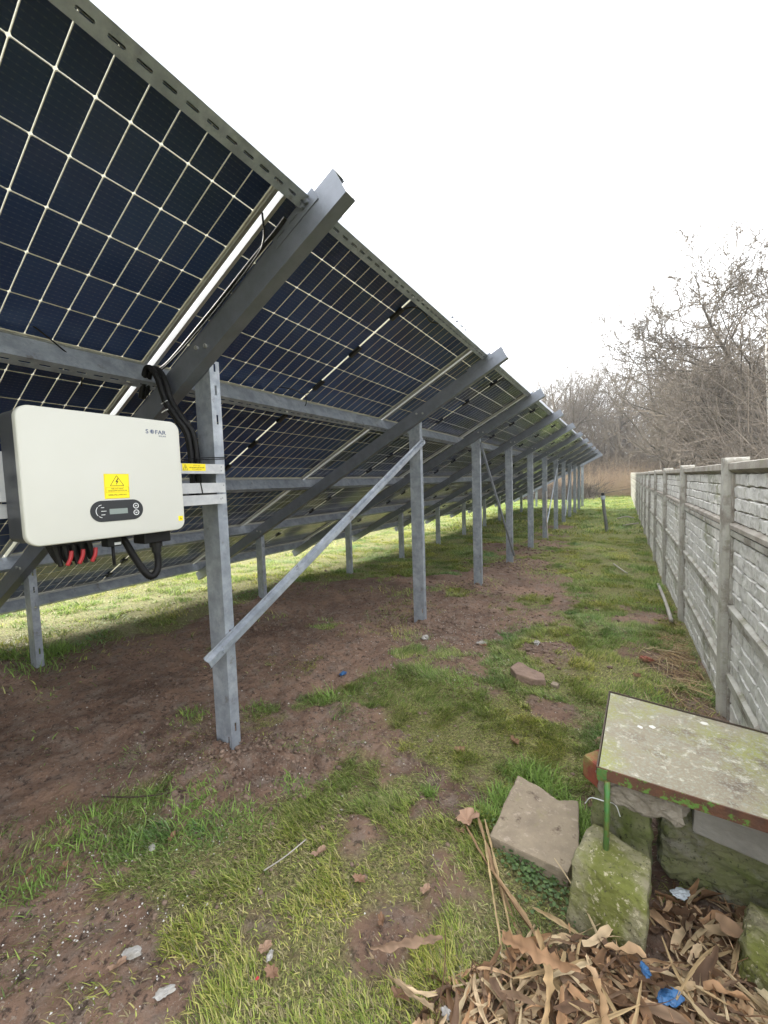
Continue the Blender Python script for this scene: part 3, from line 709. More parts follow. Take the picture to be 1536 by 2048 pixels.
for z in (.405, .365, .150, .142): 
    xx = -1.875 if z > .3 else -1.785
    if z > .3: pts = [(xx-.02, 1.205, z+.004), (xx+.035, 1.200, z+.012)]
    else: pts = [(-1.86, 1.25, z), (-1.80, 1.24, z-.004), (-1.70, 1.30, z-.002), (-1.696, 1.395, z+.004)]
    link('cable_tie', MB().tube(pts, .0022, 6).mesh('tie'), M_whiteprint if z > .3 else M_black, cb)
link('conduit', MB().tube(bez([(-2.00,1.235,.60),(-1.9,1.245,.60),(-1.6,1.257,.76),(-1.3,1.257,.92),(-1.18,1.257,.98),(-1.12,1.26,1.02)], 10), .0085, 8).mesh('c'), M_cable, cb)
link('conduit', MB().tube(bez([(-2.00,1.215,.57),(-1.9,1.235,.585),(-1.6,1.250,.735),(-1.3,1.250,.90),(-1.22,1.24,.96),(-1.18,1.20,1.03)], 10), .004, 8).mesh('c'), M_cable, cb)
# thin black wires hanging from the purlins
for k, (P, lab) in enumerate((
    ([(-2.02,.72,.70),(-2.03,.85,.62),(-2.06,.95,.55),(-2.15,.99,.49)], 'thin black wire hanging over the purlin above the inverter'),
    ([(-2.0,2.38,.66),(-2.02,2.40,.60),(-2.06,2.39,.56),(-2.12,2.37,.50)], 'thin black wire drooping from the purlin between the first and second posts'))):
    tag(link('hanging_wire', MB().tube(bez(P, 8), .0032, 6).mesh('wire'), M_cable), lab, 'wire')

# ------------------------------------------------------------------ rocks, blocks and the old board
def rock_mesh(pts_bottom, pts_top, seed=1, rough=.006, subdiv=3, bev=.01, freq=14):
    """a block from bottom and top corner loops, bevelled, subdivided and roughened"""
    n = len(pts_bottom); me = MB().add(list(pts_bottom)+list(pts_top), [tuple(range(n)), tuple(range(2*n-1, n-1, -1))]+[(i, i+n, (i+1) % n+n, (i+1) % n) for i in range(n)]).mesh('rock')
    bm = bmesh.new(); bm.from_mesh(me)
    bmesh.ops.recalc_face_normals(bm, faces=bm.faces)
    bmesh.ops.bevel(bm, geom=bm.edges[:], offset=bev, segments=2, profile=.6, affect='EDGES', clamp_overlap=True)
    bmesh.ops.triangulate(bm, faces=bm.faces)
    for _ in range(subdiv+2):
        el = [e for e in bm.edges if e.calc_length() > .022]
        if not el: break
        bmesh.ops.subdivide_edges(bm, edges=el, cuts=1)
        bmesh.ops.triangulate(bm, faces=[f for f in bm.faces if len(f.verts) > 3])
    bm.normal_update()
    co = np.array([v.co[:] for v in bm.verts])
    d = (fbm(co[:,0]*freq+co[:,2]*9+seed, co[:,1]*freq+co[:,2]*freq, seed, 4)-.5)*2*rough+(fbm((co[:,0]+co[:,2])*60, (co[:,1]-co[:,2])*60, seed+4, 2)-.5)*rough*.7
    for v, q in zip(bm.verts, d): v.co += v.normal*float(q)
    bm.to_mesh(me); bm.free(); return me
def poly3(pts, z): return [(a, b, z) for a, b in pts]
M_slab = mat('sandy stone slab', (.27,.22,.155), .92, col2=(.19,.15,.11), nscale=9, bump=.3, bscale=70)
layer(M_slab, (.33,.27,.21), 40, .56, .66); layer(M_slab, (.10,.07,.05), 22, .58, .68); layer(M_slab, (.22,.20,.09), 4, .56, .70)
M_moss = mat('mossy concrete', (.22,.20,.13), .95, col2=(.15,.155,.05), nscale=9, bump=.8, bscale=55, ramp=(.35,.6))
layer(M_moss, (.12,.13,.028), 9, .46, .60); layer(M_moss, (.36,.33,.22), 60, .57, .64); layer(M_moss, (.045,.045,.02), 90, .58, .66)
M_moss2 = mat('dark mossy concrete', (.19,.18,.11), .95, col2=(.10,.125,.03), nscale=7, bump=.7, bscale=50)  # darker mossy tone for the two blocks below the board
layer(M_moss2, (.20,.19,.15), 6, .54, .66); layer(M_moss2, (.03,.03,.015), 70, .56, .66)
M_rough = mat('crumbling mortar', (.25,.225,.185), .95, col2=(.15,.13,.10), nscale=18, bump=1.0, bscale=60)
M_brick = mat('red brick', (.28,.07,.035), .9, col2=(.17,.045,.03), nscale=20, bump=.4, bscale=80)
layer(M_brick, (.18,.15,.05), 14, .52, .66)
SL = [(-.418,1.426),(-.397,1.799),(-.300,1.765),(-.216,1.722),(-.148,1.745),(-.126,1.524),(-.148,1.396)]
slab = link('stone_slab', rock_mesh(poly3(SL, -1.37), poly3(SL, -1.312), 3, .005, bev=.006), M_slab, smooth=False)
for v in slab.data.vertices: v.co.z += .004+(v.co.x+.3)*.03
tag(slab, 'flat sandy grey stone slab lying in the grass left of the mossy block', 'stone slab')
blk = link('concrete_block', rock_mesh([(-.145,1.27,-1.37),(.050,1.215,-1.40),(.075,1.40,-1.37),(-.075,1.47,-1.37)], [(-.130,1.315,-1.165),(.068,1.245,-1.165),(.086,1.400,-1.150),(-.082,1.475,-1.150)], 8, .008, bev=.014, freq=20), M_moss, smooth=False)
tag(blk, 'squat cube of mossy yellow green concrete with the green pole standing on it', 'concrete block')
b2 = link('concrete_block', rock_mesh(poly3([(-.085,1.54),(.085,1.50),(.10,1.72),(-.06,1.78)], -1.37), poly3([(-.085,1.55),(.085,1.51),(.10,1.72),(-.06,1.78)], -1.045), 12, .014, bev=.015, freq=20), M_moss2)
tag(b2, 'dark mossy concrete block in the shade under the rough mortar slab', 'concrete block')
b3 = link('concrete_block', rock_mesh([(.118,1.60,-1.37),(.47,1.55,-1.40),(.48,1.86,-1.37),(.13,1.88,-1.37)], [(.115,1.62,-1.13),(.47,1.57,-1.13),(.48,1.86,-1.08),(.13,1.88,-1.08)], 15, .018, bev=.03, freq=20), M_moss2)
tag(b3, 'long mossy concrete block lying beneath the board near the fence', 'concrete block')
b4 = link('concrete_slab', rock_mesh([(.20,1.545,-1.135),(.475,1.515,-1.16),(.48,1.80,-1.10),(.22,1.82,-1.06)], [(.20,1.545,-1.04),(.475,1.515,-1.06),(.48,1.80,-1.02),(.22,1.82,-1.0)], 17, .004, bev=.008), mat('pale concrete', (.27,.26,.235), .9, col2=(.2,.19,.17), nscale=8, bump=.3, bscale=60))
tag(b4, 'pale smooth concrete slab leaning on the long mossy block under the board', 'concrete slab')
b5 = link('mortar_slab', rock_mesh([(-.070,1.445,-1.045),(.165,1.425,-1.055),(.19,1.60,-1.035),(-.05,1.66,-1.035)], [(-.070,1.445,-.965),(.165,1.425,-.985),(.19,1.60,-.962),(-.05,1.66,-.962)], 19, .016, bev=.022, freq=30), M_rough)
tag(b5, 'rough crumbling mortar slab wedged directly under the board edge', 'mortar slab')
b6 = link('brick', rock_mesh([(-.115,1.53,-1.045),(-.050,1.470,-1.045),(.0,1.53,-1.04),(-.06,1.60,-1.04)], [(-.115,1.53,-.965),(-.050,1.470,-.965),(.0,1.53,-.965),(-.06,1.60,-.965)], 23, .003, bev=.008), M_brick)
tag(b6, 'red brick poking out under the left corner of the board', 'brick')
b7 = link('concrete_block', rock_mesh([(.27,1.30,-1.38),(.40,1.25,-1.38),(.47,1.47,-1.38),(.31,1.50,-1.38)], [(.285,1.33,-1.235),(.39,1.285,-1.25),(.46,1.46,-1.24),(.32,1.48,-1.225)], 29, .016, bev=.03, freq=22), M_moss)
tag(b7, 'lumpy brown green stone half buried in dry leaves at the right edge', 'stone')
fl = link('flat_stone', rock_mesh(poly3([(-.69,2.93),(-.66,3.06),(-.46,2.93),(-.43,2.83),(-.50,2.80),(-.63,2.83)], float(gz(-.55,2.93))-.03), poly3([(-.69,2.93),(-.66,3.05),(-.46,2.92),(-.435,2.835),(-.50,2.81),(-.63,2.84)], float(gz(-.55,2.93))+.045), 33, .006, bev=.008), mat('brown flagstone', (.24,.165,.125), .92, col2=(.17,.115,.09), nscale=12, bump=.4, bscale=60))
tag(fl, 'flat reddish brown stone on the grass between the posts and the fence', 'stone')
f2 = link('stone_fragment', rock_mesh(poly3([(-.415,2.85),(-.40,2.92),(-.355,2.90),(-.36,2.84)], float(gz(-.38,2.87))-.02), poly3([(-.41,2.855),(-.40,2.91),(-.36,2.89),(-.365,2.845)], float(gz(-.38,2.87))+.025), 35, .004, bev=.006), M_slab)
tag(f2, 'small pinkish stone chip just right of the flat brown stone', 'stone')
# old board: wooden top in a rusty green angle-iron frame with one leg
bA, bB, bC, bD = Vector((-.063,1.424,-.930)), Vector((-.042,1.968,-.930)), Vector((.462,1.882,-.930)), Vector((.458,1.405,-.938))
board = thing('work_table', (-.04, 1.45, -1.15), 'weathered wooden board in a rusty green metal frame, resting on stones by the fence', 'table')
def board_wood():
    m = mat('lichen stained board', (.27,.235,.165), .8, col2=(.21,.18,.13), nscale=5, bump=.15, bscale=90)
    t = m.node_tree
    layer(m, (.25,.26,.085), 3.2, .46, .62); layer(m, (.17,.135,.10), 7, .52, .66); layer(m, (.46,.44,.36), 34, .55, .66); layer(m, (.12,.09,.07), 4.4, .60, .68); layer(m, (.11,.085,.065), 60, .60, .68); layer(m, (.27,.27,.22), 120, .5, .6)
    return m
tp = MB(); ins = .004
cen = (bA+bB+bC+bD)/4
q = [p+(cen-p).normalized()*ins for p in (bA, bB, bC, bD)]
tp.add([p for p in q]+[p-Vector((0,0,.012)) for p in q], [(0,1,2,3),(7,6,5,4),(0,4,5,1),(1,5,6,2),(2,6,7,3),(3,7,4,0)])
link('board_top', tp.mesh('top'), board_wood(), board)
M_rust = mat('rusty green paint', (.13,.058,.032), .85, .1, col2=(.085,.042,.028), nscale=25, bump=.4, bscale=120)
layer(M_rust, (.10,.20,.035), 34, .53, .58)
M_rustd = mat('dark rusty edge', (.10,.075,.05), .8, .2, col2=(.06,.045,.035), nscale=25, bump=.3, bscale=120)
M_green = mat('flaking green paint', (.05,.17,.04), .6, col2=(.10,.13,.03), nscale=22, bump=.3, bscale=120, ramp=(.4,.6)); layer(M_green, (.14,.10,.03), 28, .56, .66)
def angle_bar(a, b, mm, drop=.032):
    d = (b-a).normalized(); o_ = Vector((d.y, -d.x, 0)).normalized()
    if (cen-a).dot(o_) > 0: o_ = -o_
    z = Vector((0,0,1))
    v = []
    for p in (a-d*.003, b+d*.003):
        v += [p+z*.005, p+o_*.0045+z*.005, p+o_*.0045-z*drop, p-z*drop]
    mb = MB().add(v, [(0,1,2,3),(7,6,5,4),(0,4,5,1),(1,5,6,2),(2,6,7,3),(3,7,4,0)])
    return link('edge_rail', mb.mesh('rail'), mm, board)
angle_bar(bA, bB, M_rustd, .022); angle_bar(bB, bC, M_rustd, .022); angle_bar(bC, bD, M_rust); angle_bar(bD, bA, M_rust)
link('corner_plate', MB().prism([(-.064,1.4165),(-.038,1.4160),(-.038,1.4190),(-.064,1.4195)], 2, -.966, -.9275).mesh('cp'), M_green, board)
link('leg', MB().tube([(-.036,1.405,-.955),(-.036,1.395,-1.05),(-.038,1.372,-1.185)], .0085, 8).mesh('leg'), M_green, board, smooth=True)
M_paint = mat('bird dropping white', (.62,.61,.56), .8)
# pale paint drips and droppings on the board
pd = MB()
def blob(mb, x, y, z, r, s=1.0, n=9, rr=random.Random(4)):
    v = [(x, y, z+.0012)]+[(x+r*(.7+.5*rr.random())*math.cos(2*math.pi*k/n)*s, y+r*(.7+.5*rr.random())*math.sin(2*math.pi*k/n), z) for k in range(n)]
    mb.add(v, [(0, 1+k, 1+(k+1) % n) for k in range(n)])
for x, y, r in ((.062,1.735,.0095),(.10,1.755,.011),(.268,1.866,.012)): blob(pd, x, y, -.9292-(.006 if x > .2 else 0)*0, r)
link('white_dropping', pd.mesh('drops', recalc=False), M_paint, board)
# wire loop behind the leg
wl = MB().tube(bez([(-.105,1.50,-1.12),(-.085,1.46,-1.065),(-.05,1.45,-1.055),(-.015,1.47,-1.07),(0,1.49,-1.12)], 8), .0016, 6)
tag(link('wire_loop', wl.mesh('wire'), M_whiteprint), 'thin pale wire loop behind the green pole', 'wire')

# ------------------------------------------------------------------ pipes and sticks
M_pipe = mat('dark grey pipe', (.10,.105,.11), .5, col2=(.15,.15,.15), nscale=20)
sp_ = thing('standing_pipe', (-.40, 13.05, -1.55), 'dark leaning pipe with a capped top standing in the grass beside the fence', 'pipe')
link('pipe', MB().tube(bez([(-.375,13.05,-1.6),(-.40,13.05,-1.3),(-.445,13.05,-.95),(-.475,13.05,-.62)], 6), .043, 12).mesh('pipe'), M_pipe, sp_, smooth=True)
link('cap', MB().tube([(-.474,13.05,-.64),(-.476,13.05,-.54)], .056, 12).mesh('cap'), mat('grey coupling', (.35,.40,.44), .4), sp_)
link('cap', MB().tube([(-.477,13.05,-.54),(-.48,13.05,-.46)], .042, 12).mesh('cap2'), M_black, sp_)
M_pale = mat('pale plastic', (.36,.33,.30), .6, col2=(.26,.24,.21), nscale=10)
def ground_rod(name, pts, r, m, label, cat, lift=.5):
    P = [(x, y, float(gz(x, y))+r*1.0+.004+dz) for x, y, dz in pts]
    return tag(link(name, MB().tube(bez(P, 6), r, 8).mesh(name), m, smooth=True), label, cat)
ground_rod('grey_tube', [(.425,6.6,.02),(.43,5.6,.02),(.415,4.75,.02)], .018, M_pale, 'pale grey plastic tube lying along the foot of the fence', 'tube')
M_straw = mat('dry straw stalk', (.46,.34,.19), .8, col2=(.34,.23,.12), nscale=18)
ground_rod('white_stick', [(-1.05,.92,.02),(-1.02,.99,.03),(-1.0,1.08,.035)], .0022, M_pale, 'thin white stick lying on the foreground grass', 'stick')
ground_rod('fallen_branch', [(.02,14.2,.02),(.25,14.5,.04),(.42,14.6,.05)], .02, M_pale, 'pale bleached branch lying across the far grass by the fence', 'branch')
ground_rod('fallen_branch', [(-.15,16.5,.02),(.1,16.9,.05),(.35,16.7,.03)], .02, M_pale, 'pale bleached branch, the farther of the two on the far grass', 'branch')
ground_rod('metal_rod', [(-.13,8.2,.02),(.0,7.7,.03),(.07,7.4,.04)], .009, M_pale, 'short pale rod lying on the grass halfway along the fence', 'rod')
ground_rod('dark_stick', [(-1.98,.86,.01),(-1.8,.93,.015),(-1.62,1.02,.02)], .003, mat('dark wood', (.04,.025,.018), .9), 'thin dark twig pressed into the bare soil at the left', 'stick')
ground_rod('leaning_lath', [(-1.62,11.0,.0),(-1.68,11.2,.5),(-1.72,11.4,1.2)], .014, M_pale, 'thin pale lath leaning against a post far down the row', 'lath')

# ------------------------------------------------------------------ litter
def lv_attr(me, cols):
    a = me.color_attributes.new('Col', 'FLOAT_COLOR', 'POINT'); a.data.foreach_set('color', np.asarray(cols, np.float32).ravel())
def vcol_mat(name, rough=.7, trans=0.0, mul_noise=None, spec=.3):
    m = bpy.data.materials.new(name); m.use_nodes = True; t = m.node_tree; b = t.nodes['Principled BSDF']; a = N(t, 'ShaderNodeAttribute', attribute_name='Col')
    t.links.new(a.outputs['Color'], b.inputs['Base Color']); b.inputs['Roughness'].default_value = rough; b.inputs['Specular IOR Level'].default_value = spec
    if trans:
        tl = N(t, 'ShaderNodeBsdfTranslucent'); t.links.new(a.outputs['Color'], tl.inputs[0]); mx = N(t, 'ShaderNodeMixShader'); mx.inputs[0].default_value = trans
        t.links.new(b.outputs[0], mx.inputs[1]); t.links.new(tl.outputs[0], mx.inputs[2]); t.links.new(mx.outputs[0], t.nodes['Material Output'].inputs[0])
    return m
M_leafv = vcol_mat('dry leaf', .8, .25)
def strip(rng, p, az, L_, w, curl, lift, col, n=9, el0=.15, fold=None):
    """one dry reed or maize leaf: a bent, folded ribbon tapering to both ends. Returns verts, quads, colours"""
    fold = rng.uniform(.2, 1.1) if fold is None else fold; tear = .55 if n > 12 else .32
    d = Vector((math.cos(az), math.sin(az), el0)).normalized(); p = Vector(p); V = []; F = []; cols = []
    side = Vector((-math.sin(az), math.cos(az), rng.uniform(-.5,.5))).normalized()
    bend = rng.uniform(-curl, curl); bz = rng.uniform(-curl, .3*curl); tw = rng.uniform(-1.3, 1.3)
    for i in range(n):
        t = i/(n-1); ww = w*(.25+.75*math.sin(math.pi*min(1, .12+t*.88))**.7)*.5
        s = (Matrix.Rotation(tw*t, 3, d) @ side).normalized(); nn = d.cross(s).normalized()
        edge = nn*ww*fold*(1+.5*math.sin(t*9+az*5))
        wr = 1+rng.uniform(-tear, tear); wl_ = 1+rng.uniform(-tear, tear); zj = nn*ww*rng.uniform(-.5, .5)
        V += [tuple(p+s*ww*wr+edge+zj), tuple(p), tuple(p-s*ww*wl_+edge*.8-zj)]
        for c in range(3):
            sh = rng.uniform(.66, 1.2)*(.8 if c == 1 else 1); cols.append((col[0]*sh, col[1]*sh, col[2]*sh*.97, 1))
        d = (Matrix.Rotation(bend/n, 3, 'Z') @ d); d.z += bz/n; d.normalize(); p = p+d*L_/(n-1)
    for i in range(n-1):
        for k in (0, 1): F.append((i*3+k, i*3+k+1, (i+1)*3+k+1, (i+1)*3+k))
    return V, F, cols
LC = [(.58,.39,.24),(.48,.29,.165),(.62,.47,.31),(.20,.115,.065),(.50,.37,.235),(.14,.08,.048),(.34,.20,.11),(.25,.165,.11),(.17,.105,.07)]
def in_heap(x, y):
    b = np.interp(x, [-.55,-.42,-.25,-.10,.10,.5], [.0,.93,1.10,1.22,1.5,1.72])
    return y < b
rg = random.Random(5); V = []; F = []; cols = []
cnt = 0
while cnt < 3400:
    x = rg.uniform(-.46, .50); y = rg.uniform(.62, 1.75)
    if not in_heap(x, y): continue
    if y > 1.22 and x < .12 and rg.random() < .7: continue
    if -.12 < x < .07 and 1.24 < y < 1.45: continue
    if .10 < x and y > 1.52 and rg.random() < .6: continue
    z = float(gz(x, y)); hp = .10*min(1, max(0, (x+.5)/.5))*min(1, max(.15, (1.5-y)/.5))
    L_ = rg.uniform(.03, .15); w = rg.uniform(.006, .024)
    if rg.random() < .35: w = rg.uniform(.003, .007); L_ *= 1.4
    if cnt < 1900 and rg.random() < .14: w = rg.uniform(.020, .036); L_ = rg.uniform(.08, .19)
    if cnt > 1900: L_ = rg.uniform(.012, .05); w = rg.uniform(.002, .010)
    cc0 = rg.choice(LC)
    if cnt % 9 == 0: L_ = rg.uniform(.12, .26); w = rg.uniform(.005, .013); cc0 = rg.choice([(.52,.40,.25),(.44,.32,.18),(.58,.46,.30)])
    v, f, c = strip(rg, (x, y, z+.004+rg.random()*hp*(1.1 if cnt % 9 == 0 else .85)), rg.gauss(-.6, 1.3), L_, w, rg.uniform(.5, 3.2) if cnt % 9 else .5, 0, cc0, el0=rg.uniform(-.2,.45) if cnt % 9 else rg.uniform(-.1,.12))
    v = [(a, b, max(cc, float(gz(a, b))+.002)) for a, b, cc in v] if cnt % 3 == 0 else v
    b = len(V); V += v; F += [tuple(i+b for i in q_) for q_ in f]; cols += c; cnt += 1
me = fastmesh('dry_leaves', V, F); lv_attr(me, cols)
tag(link('leaf_litter', me, M_leafv, smooth=True), kind='stuff', label='heap of dry brown maize leaves and stalks in the lower right corner', cat='leaf litter')
# larger single leaves and stalks lying on the heap and along the slab
BIG = [((-.50,1.52),-60,.62,.012,(.38,.25,.15),'long dry stalk running from the slab down towards the leaf heap'),
       ((-.46,1.50),-62,.50,.009,(.48,.35,.2),'thin pale stalk lying just beside the long dry stalk'),
       ((-.52,1.44),-48,.52,.010,(.30,.19,.11),'dark brown dry stalk fanning out from the others towards the mossy block'),
       ((-.43,1.40),-66,.42,.007,(.52,.39,.22),'short pale dry stalk, nearest the sandy slab'),
       ((-.38,1.30),-38,.34,.010,(.40,.27,.16),'brown dry stalk lying across the lower ends of the long stalks'),
       ((-.44,1.02),-140,.22,.020,(.30,.20,.14),'broad curled dry leaf pointing into the grass left of the heap'),
       ((-.40,.86),-165,.24,.022,(.38,.28,.18),'broad pale dry leaf sprawling left at the bottom edge'),
       ((-.28,1.06),-8,.20,.030,(.40,.24,.14),'wide orange brown dry leaf on top of the heap'),
       ((-.20,1.12),-55,.30,.020,(.52,.36,.2),'straight split stalk crossing the middle of the heap'),
       ((.30,1.24),-70,.30,.026,(.60,.50,.33),'thick pale stem standing out at the right edge of the heap'),
       ((.24,1.42),-40,.26,.034,(.34,.22,.14),'crumpled brown leaf hanging in front of the half buried stone'),
       ((-.05,1.06),-80,.26,.022,(.46,.30,.17),'narrow tan leaf in front of the mossy block')]
for (xy, az, L_, w, col, lab) in BIG:
    z = float(gz(*xy))+.035+(.05 if xy[0] > -.3 else 0)
    v, f, c = strip(rg, (xy[0], xy[1], z), rad(az), L_, w, .35 if w < .015 else 1.1, 0, col, n=20, el0=.0 if L_ > .4 else .12)
    if L_ > .4: v = [(a, b, max(cc, float(gz(a, b))+.006)) for a, b, cc in v]
    me = fastmesh('leaf', v, f); lv_attr(me, c)
    tag(link('dry_leaf' if w > .015 else 'dry_stalk', me, M_leafv, smooth=True), lab, 'dry leaf' if w > .015 else 'stalk')
# oak leaves scattered in the grass
OAKL = ['small brown leaf tucked beside the largest oak leaf at the stalk end', 'brown leaf in the tall grass nearest the torn white scrap on the left', 'brown leaf right of the muddy spot in the middle foreground grass',
 'brown leaf between the white stick and the stalks, midway across the grass', 'brown leaf on the muddy patch left of the leaf heap', 'brown leaf lying just right of the upper end of the thin white stick',
 'brown leaf on the grass just above the broad pale dry leaf', 'lone brown leaf on the grass above the sandy stone slab', 'upper brown leaf of the pair beside the small white flake', 'lower brown leaf of the pair beside the small white flake',
 'leftmost brown leaf at the soil edge by the left border', 'brown leaf touching the folded white scrap on the soil patch', 'brown leaf among the straw near the fence foot', 'brown leaf at the left grass edge, second from the border',
 'brown leaf in the grass tufts behind the wooden board', 'small brown leaf on the grass between the first post and the slab', 'brown leaf on bare soil between the board and the straw', 'brown leaf far along the grass strip beyond the straw',
 'brown leaf on the soil near the second post', 'brown leaf beneath the panels near a back post']
def oak_mesh(seed, col):
    r = random.Random(seed); V = [(0,0,.002)]; n = 28; cols = [(*col,1)]
    for k in range(n):
        a = 2*math.pi*k/n; lob = 1+.13*math.cos(a*7+r.random()*.9)+r.uniform(-.12,.12); e = (.030*math.cos(a)*lob, .018*math.sin(a)*lob)
        V.append((e[0], e[1], .004+.012*abs(math.sin(a*1.5+seed))+r.uniform(0,.006))); s = r.uniform(.8,1.15); cols.append((col[0]*s, col[1]*s, col[2]*s, 1))
    me = bpy.data.meshes.new('oak'); me.from_pydata(V, [], [(0, 1+k, 1+(k+1) % n) for k in range(n)]); me.update(); lv_attr(me, cols); return me
oaks = [oak_mesh(k, c) for k, c in enumerate(((.30,.18,.12),(.24,.14,.085),(.36,.24,.17)))]
for k, (x, y) in enumerate([(-.53,1.42),(-1.47,.86),(-.55,1.14),(-.76,1.07),(-.62,.98),(-.94,1.08),(-.49,.85),(-.48,2.1),(-.88,.76),(-.82,.73),(-1.78,.53),(-1.19,.52),(.15,3.58),(-1.70,.60),(-.1,2.3),(-.7,1.9),(.1,3.3),(-.3,4.6),(-1.0,3.3),(-3.6,3.7)]):
    o = link('oak_leaf', oaks[k % 3], M_leafv, None, Matrix.Translation((x, y, float(gz(x, y))+.010)) @ Matrix.Rotation(k*2.1, 4, 'Z') @ Matrix.Rotation(.4*math.sin(k*3), 4, 'X') @ Matrix.Scale(random.uniform(.6, .95) if y < 2 else 1.1, 4))
    tag(o, OAKL[k], 'leaf', 'oak leaves scattered on the ground')
o = oak_mesh(9, (.42,.27,.19)); big = link('oak_leaf', o, M_leafv, None, Matrix.Translation((-.515,1.46,float(gz(-.515,1.46))+.03)) @ Matrix.Rotation(.9, 4, 'Z') @ Matrix.Scale(1.7, 4)); tag(big, 'largest pinkish brown oak leaf, at the top of the long dry stalk', 'leaf')
# scraps
def scrap(name, x, y, r, m, label, cat, seed, z=.012, flat=.35):
    rr = random.Random(seed); bm = bmesh.new(); bmesh.ops.create_icosphere(bm, subdivisions=3, radius=1)
    for v in bm.verts:
        s = 1+.45*(float(vnoise(v.co.x*2.3+seed, v.co.y*2.3+v.co.z*3, seed))-.5)*2+.25*(float(vnoise(v.co.x*6+seed, v.co.z*6+v.co.y*5, seed+1))-.5)*2
        v.co = Vector((v.co.x*r*s*1.3, v.co.y*r*s*.8, v.co.z*r*s*flat))
    me = bpy.data.meshes.new(name); bm.to_mesh(me); bm.free()
    return tag(link(name, me, m, None, Matrix.Translation((x, y, float(gz(x, y))+z)) @ Matrix.Rotation(seed*1.3, 4, 'Z')), label, cat)
M_blue = mat('blue plastic film', (.03,.12,.28), .5, col2=(.02,.07,.18), nscale=20)
M_paper = mat('white crumpled film', (.36,.35,.34), .6, col2=(.25,.23,.20), nscale=30)
scrap('blue_scrap', .105, 1.115, .020, M_blue, 'crumpled bright blue plastic scrap among the dry leaves', 'plastic scrap', 3, .075, .35)
scrap('blue_scrap', .058, 1.16, .013, M_blue, 'smaller blue plastic shred just left of the larger blue scrap', 'plastic scrap', 4, .07, .5)
scrap('blue_scrap', -1.75, 2.36, .022, M_blue, 'tiny blue scrap on the soil behind the first post', 'plastic scrap', 6)
scrap('white_scrap', -1.02, .55, .015, M_paper, 'crumpled white scrap at the bottom edge in the grass', 'paper scrap', 8)
scrap('white_scrap', -1.19, .56, .019, M_paper, 'folded white plastic scrap on the soil patch at lower left', 'plastic scrap', 10, .012, .2)
scrap('white_scrap', -.845, .745, .009, M_paper, 'small bright white flake in the middle foreground grass', 'paper scrap', 11, .03, .8)
scrap('white_scrap', -.37, .87, .010, M_paper, 'small white tuft beside the dry leaves at the bottom', 'paper scrap', 12, .03, .8)
scrap('red_scrap', -.835, .69, .0035, M_red, 'tiny red scrap below the white flake in the grass', 'plastic scrap', 13, .03, .8)
scrap('white_scrap', -1.50, .80, .012, M_paper, 'white torn scrap by the grass edge at the left', 'paper scrap', 14)
scrap('clear_wrapper', .165, 1.50, .020, mat('clear wrapper', (.50,.55,.60), .15), 'shiny clear wrapper on the leaves under the board', 'wrapper', 15, .04, .4)
scrap('white_lump', -.62, 3.6, .032, M_paper, 'white lump in the grass behind the flat brown stone', 'stone', 16, .01, .5)
scrap('white_lump', -1.05, 3.45, .035, M_paper, 'white lump on the soil near the second post', 'stone', 17, .01, .5)
scrap('white_lump', -1.55, 3.35, .03, M_paper, 'white lump on the soil left of the second post', 'stone', 18, .01, .5)
scrap('red_stone', .16, 3.62, .03, mat('red stone', (.25,.09,.06), .9), 'small reddish stone on the grass near the straw', 'stone', 19, .015, .6)
# white flecks sprinkled over the soil
fx = []; r2 = np.random.default_rng(3)
for cx_, cy_, s, n in ((-1.55,.55,.22,260),(-1.35,.45,.2,200),(-1.85,.8,.3,260),(-1.6,1.25,.3,160),(-1.7,2.9,.5,260),(-1.5,3.6,.4,300),(-1.1,3.6,.4,160),(-1.2,1.8,.4,90),(-2.6,2.0,.8,160),(-.8,4.4,.6,120),(-.6,2.7,.4,90),(-.5,1.2,.4,40),(-2.0,3.9,.5,200)):
    fx.append(np.stack([r2.normal(cx_, s, n), r2.normal(cy_, s, n), r2.uniform(.0006, .0024, n)*np.where(cy_ > 1.6, 1.8, 1), r2.uniform(0, 6.28, n)], 1))
fx = np.concatenate(fx); z = gz(fx[:,0], fx[:,1])
V = []; 
for k in range(4):
    a = fx[:,3]+k*1.57; rr_ = fx[:,2]*(1 if k % 2 else 1.7); V.append(np.stack([fx[:,0]+rr_*np.cos(a), fx[:,1]+rr_*np.sin(a), z+.002+(.003 if k == 1 else 0)], 1))
V.append(np.stack([fx[:,0], fx[:,1], z+.002+fx[:,2]*.9], 1))
n = len(fx); V = np.concatenate(V); i = np.arange(n); Fq = np.concatenate([np.stack([i+k*n, i+((k+1) % 4)*n, i+4*n], 1) for k in range(4)])
tag(link('white_flecks', fastmesh('flecks', V, Fq), mat('white grit', (.50,.48,.45), .8)), kind='stuff', label='white grit flecks sprinkled over the brown soil', cat='grit')
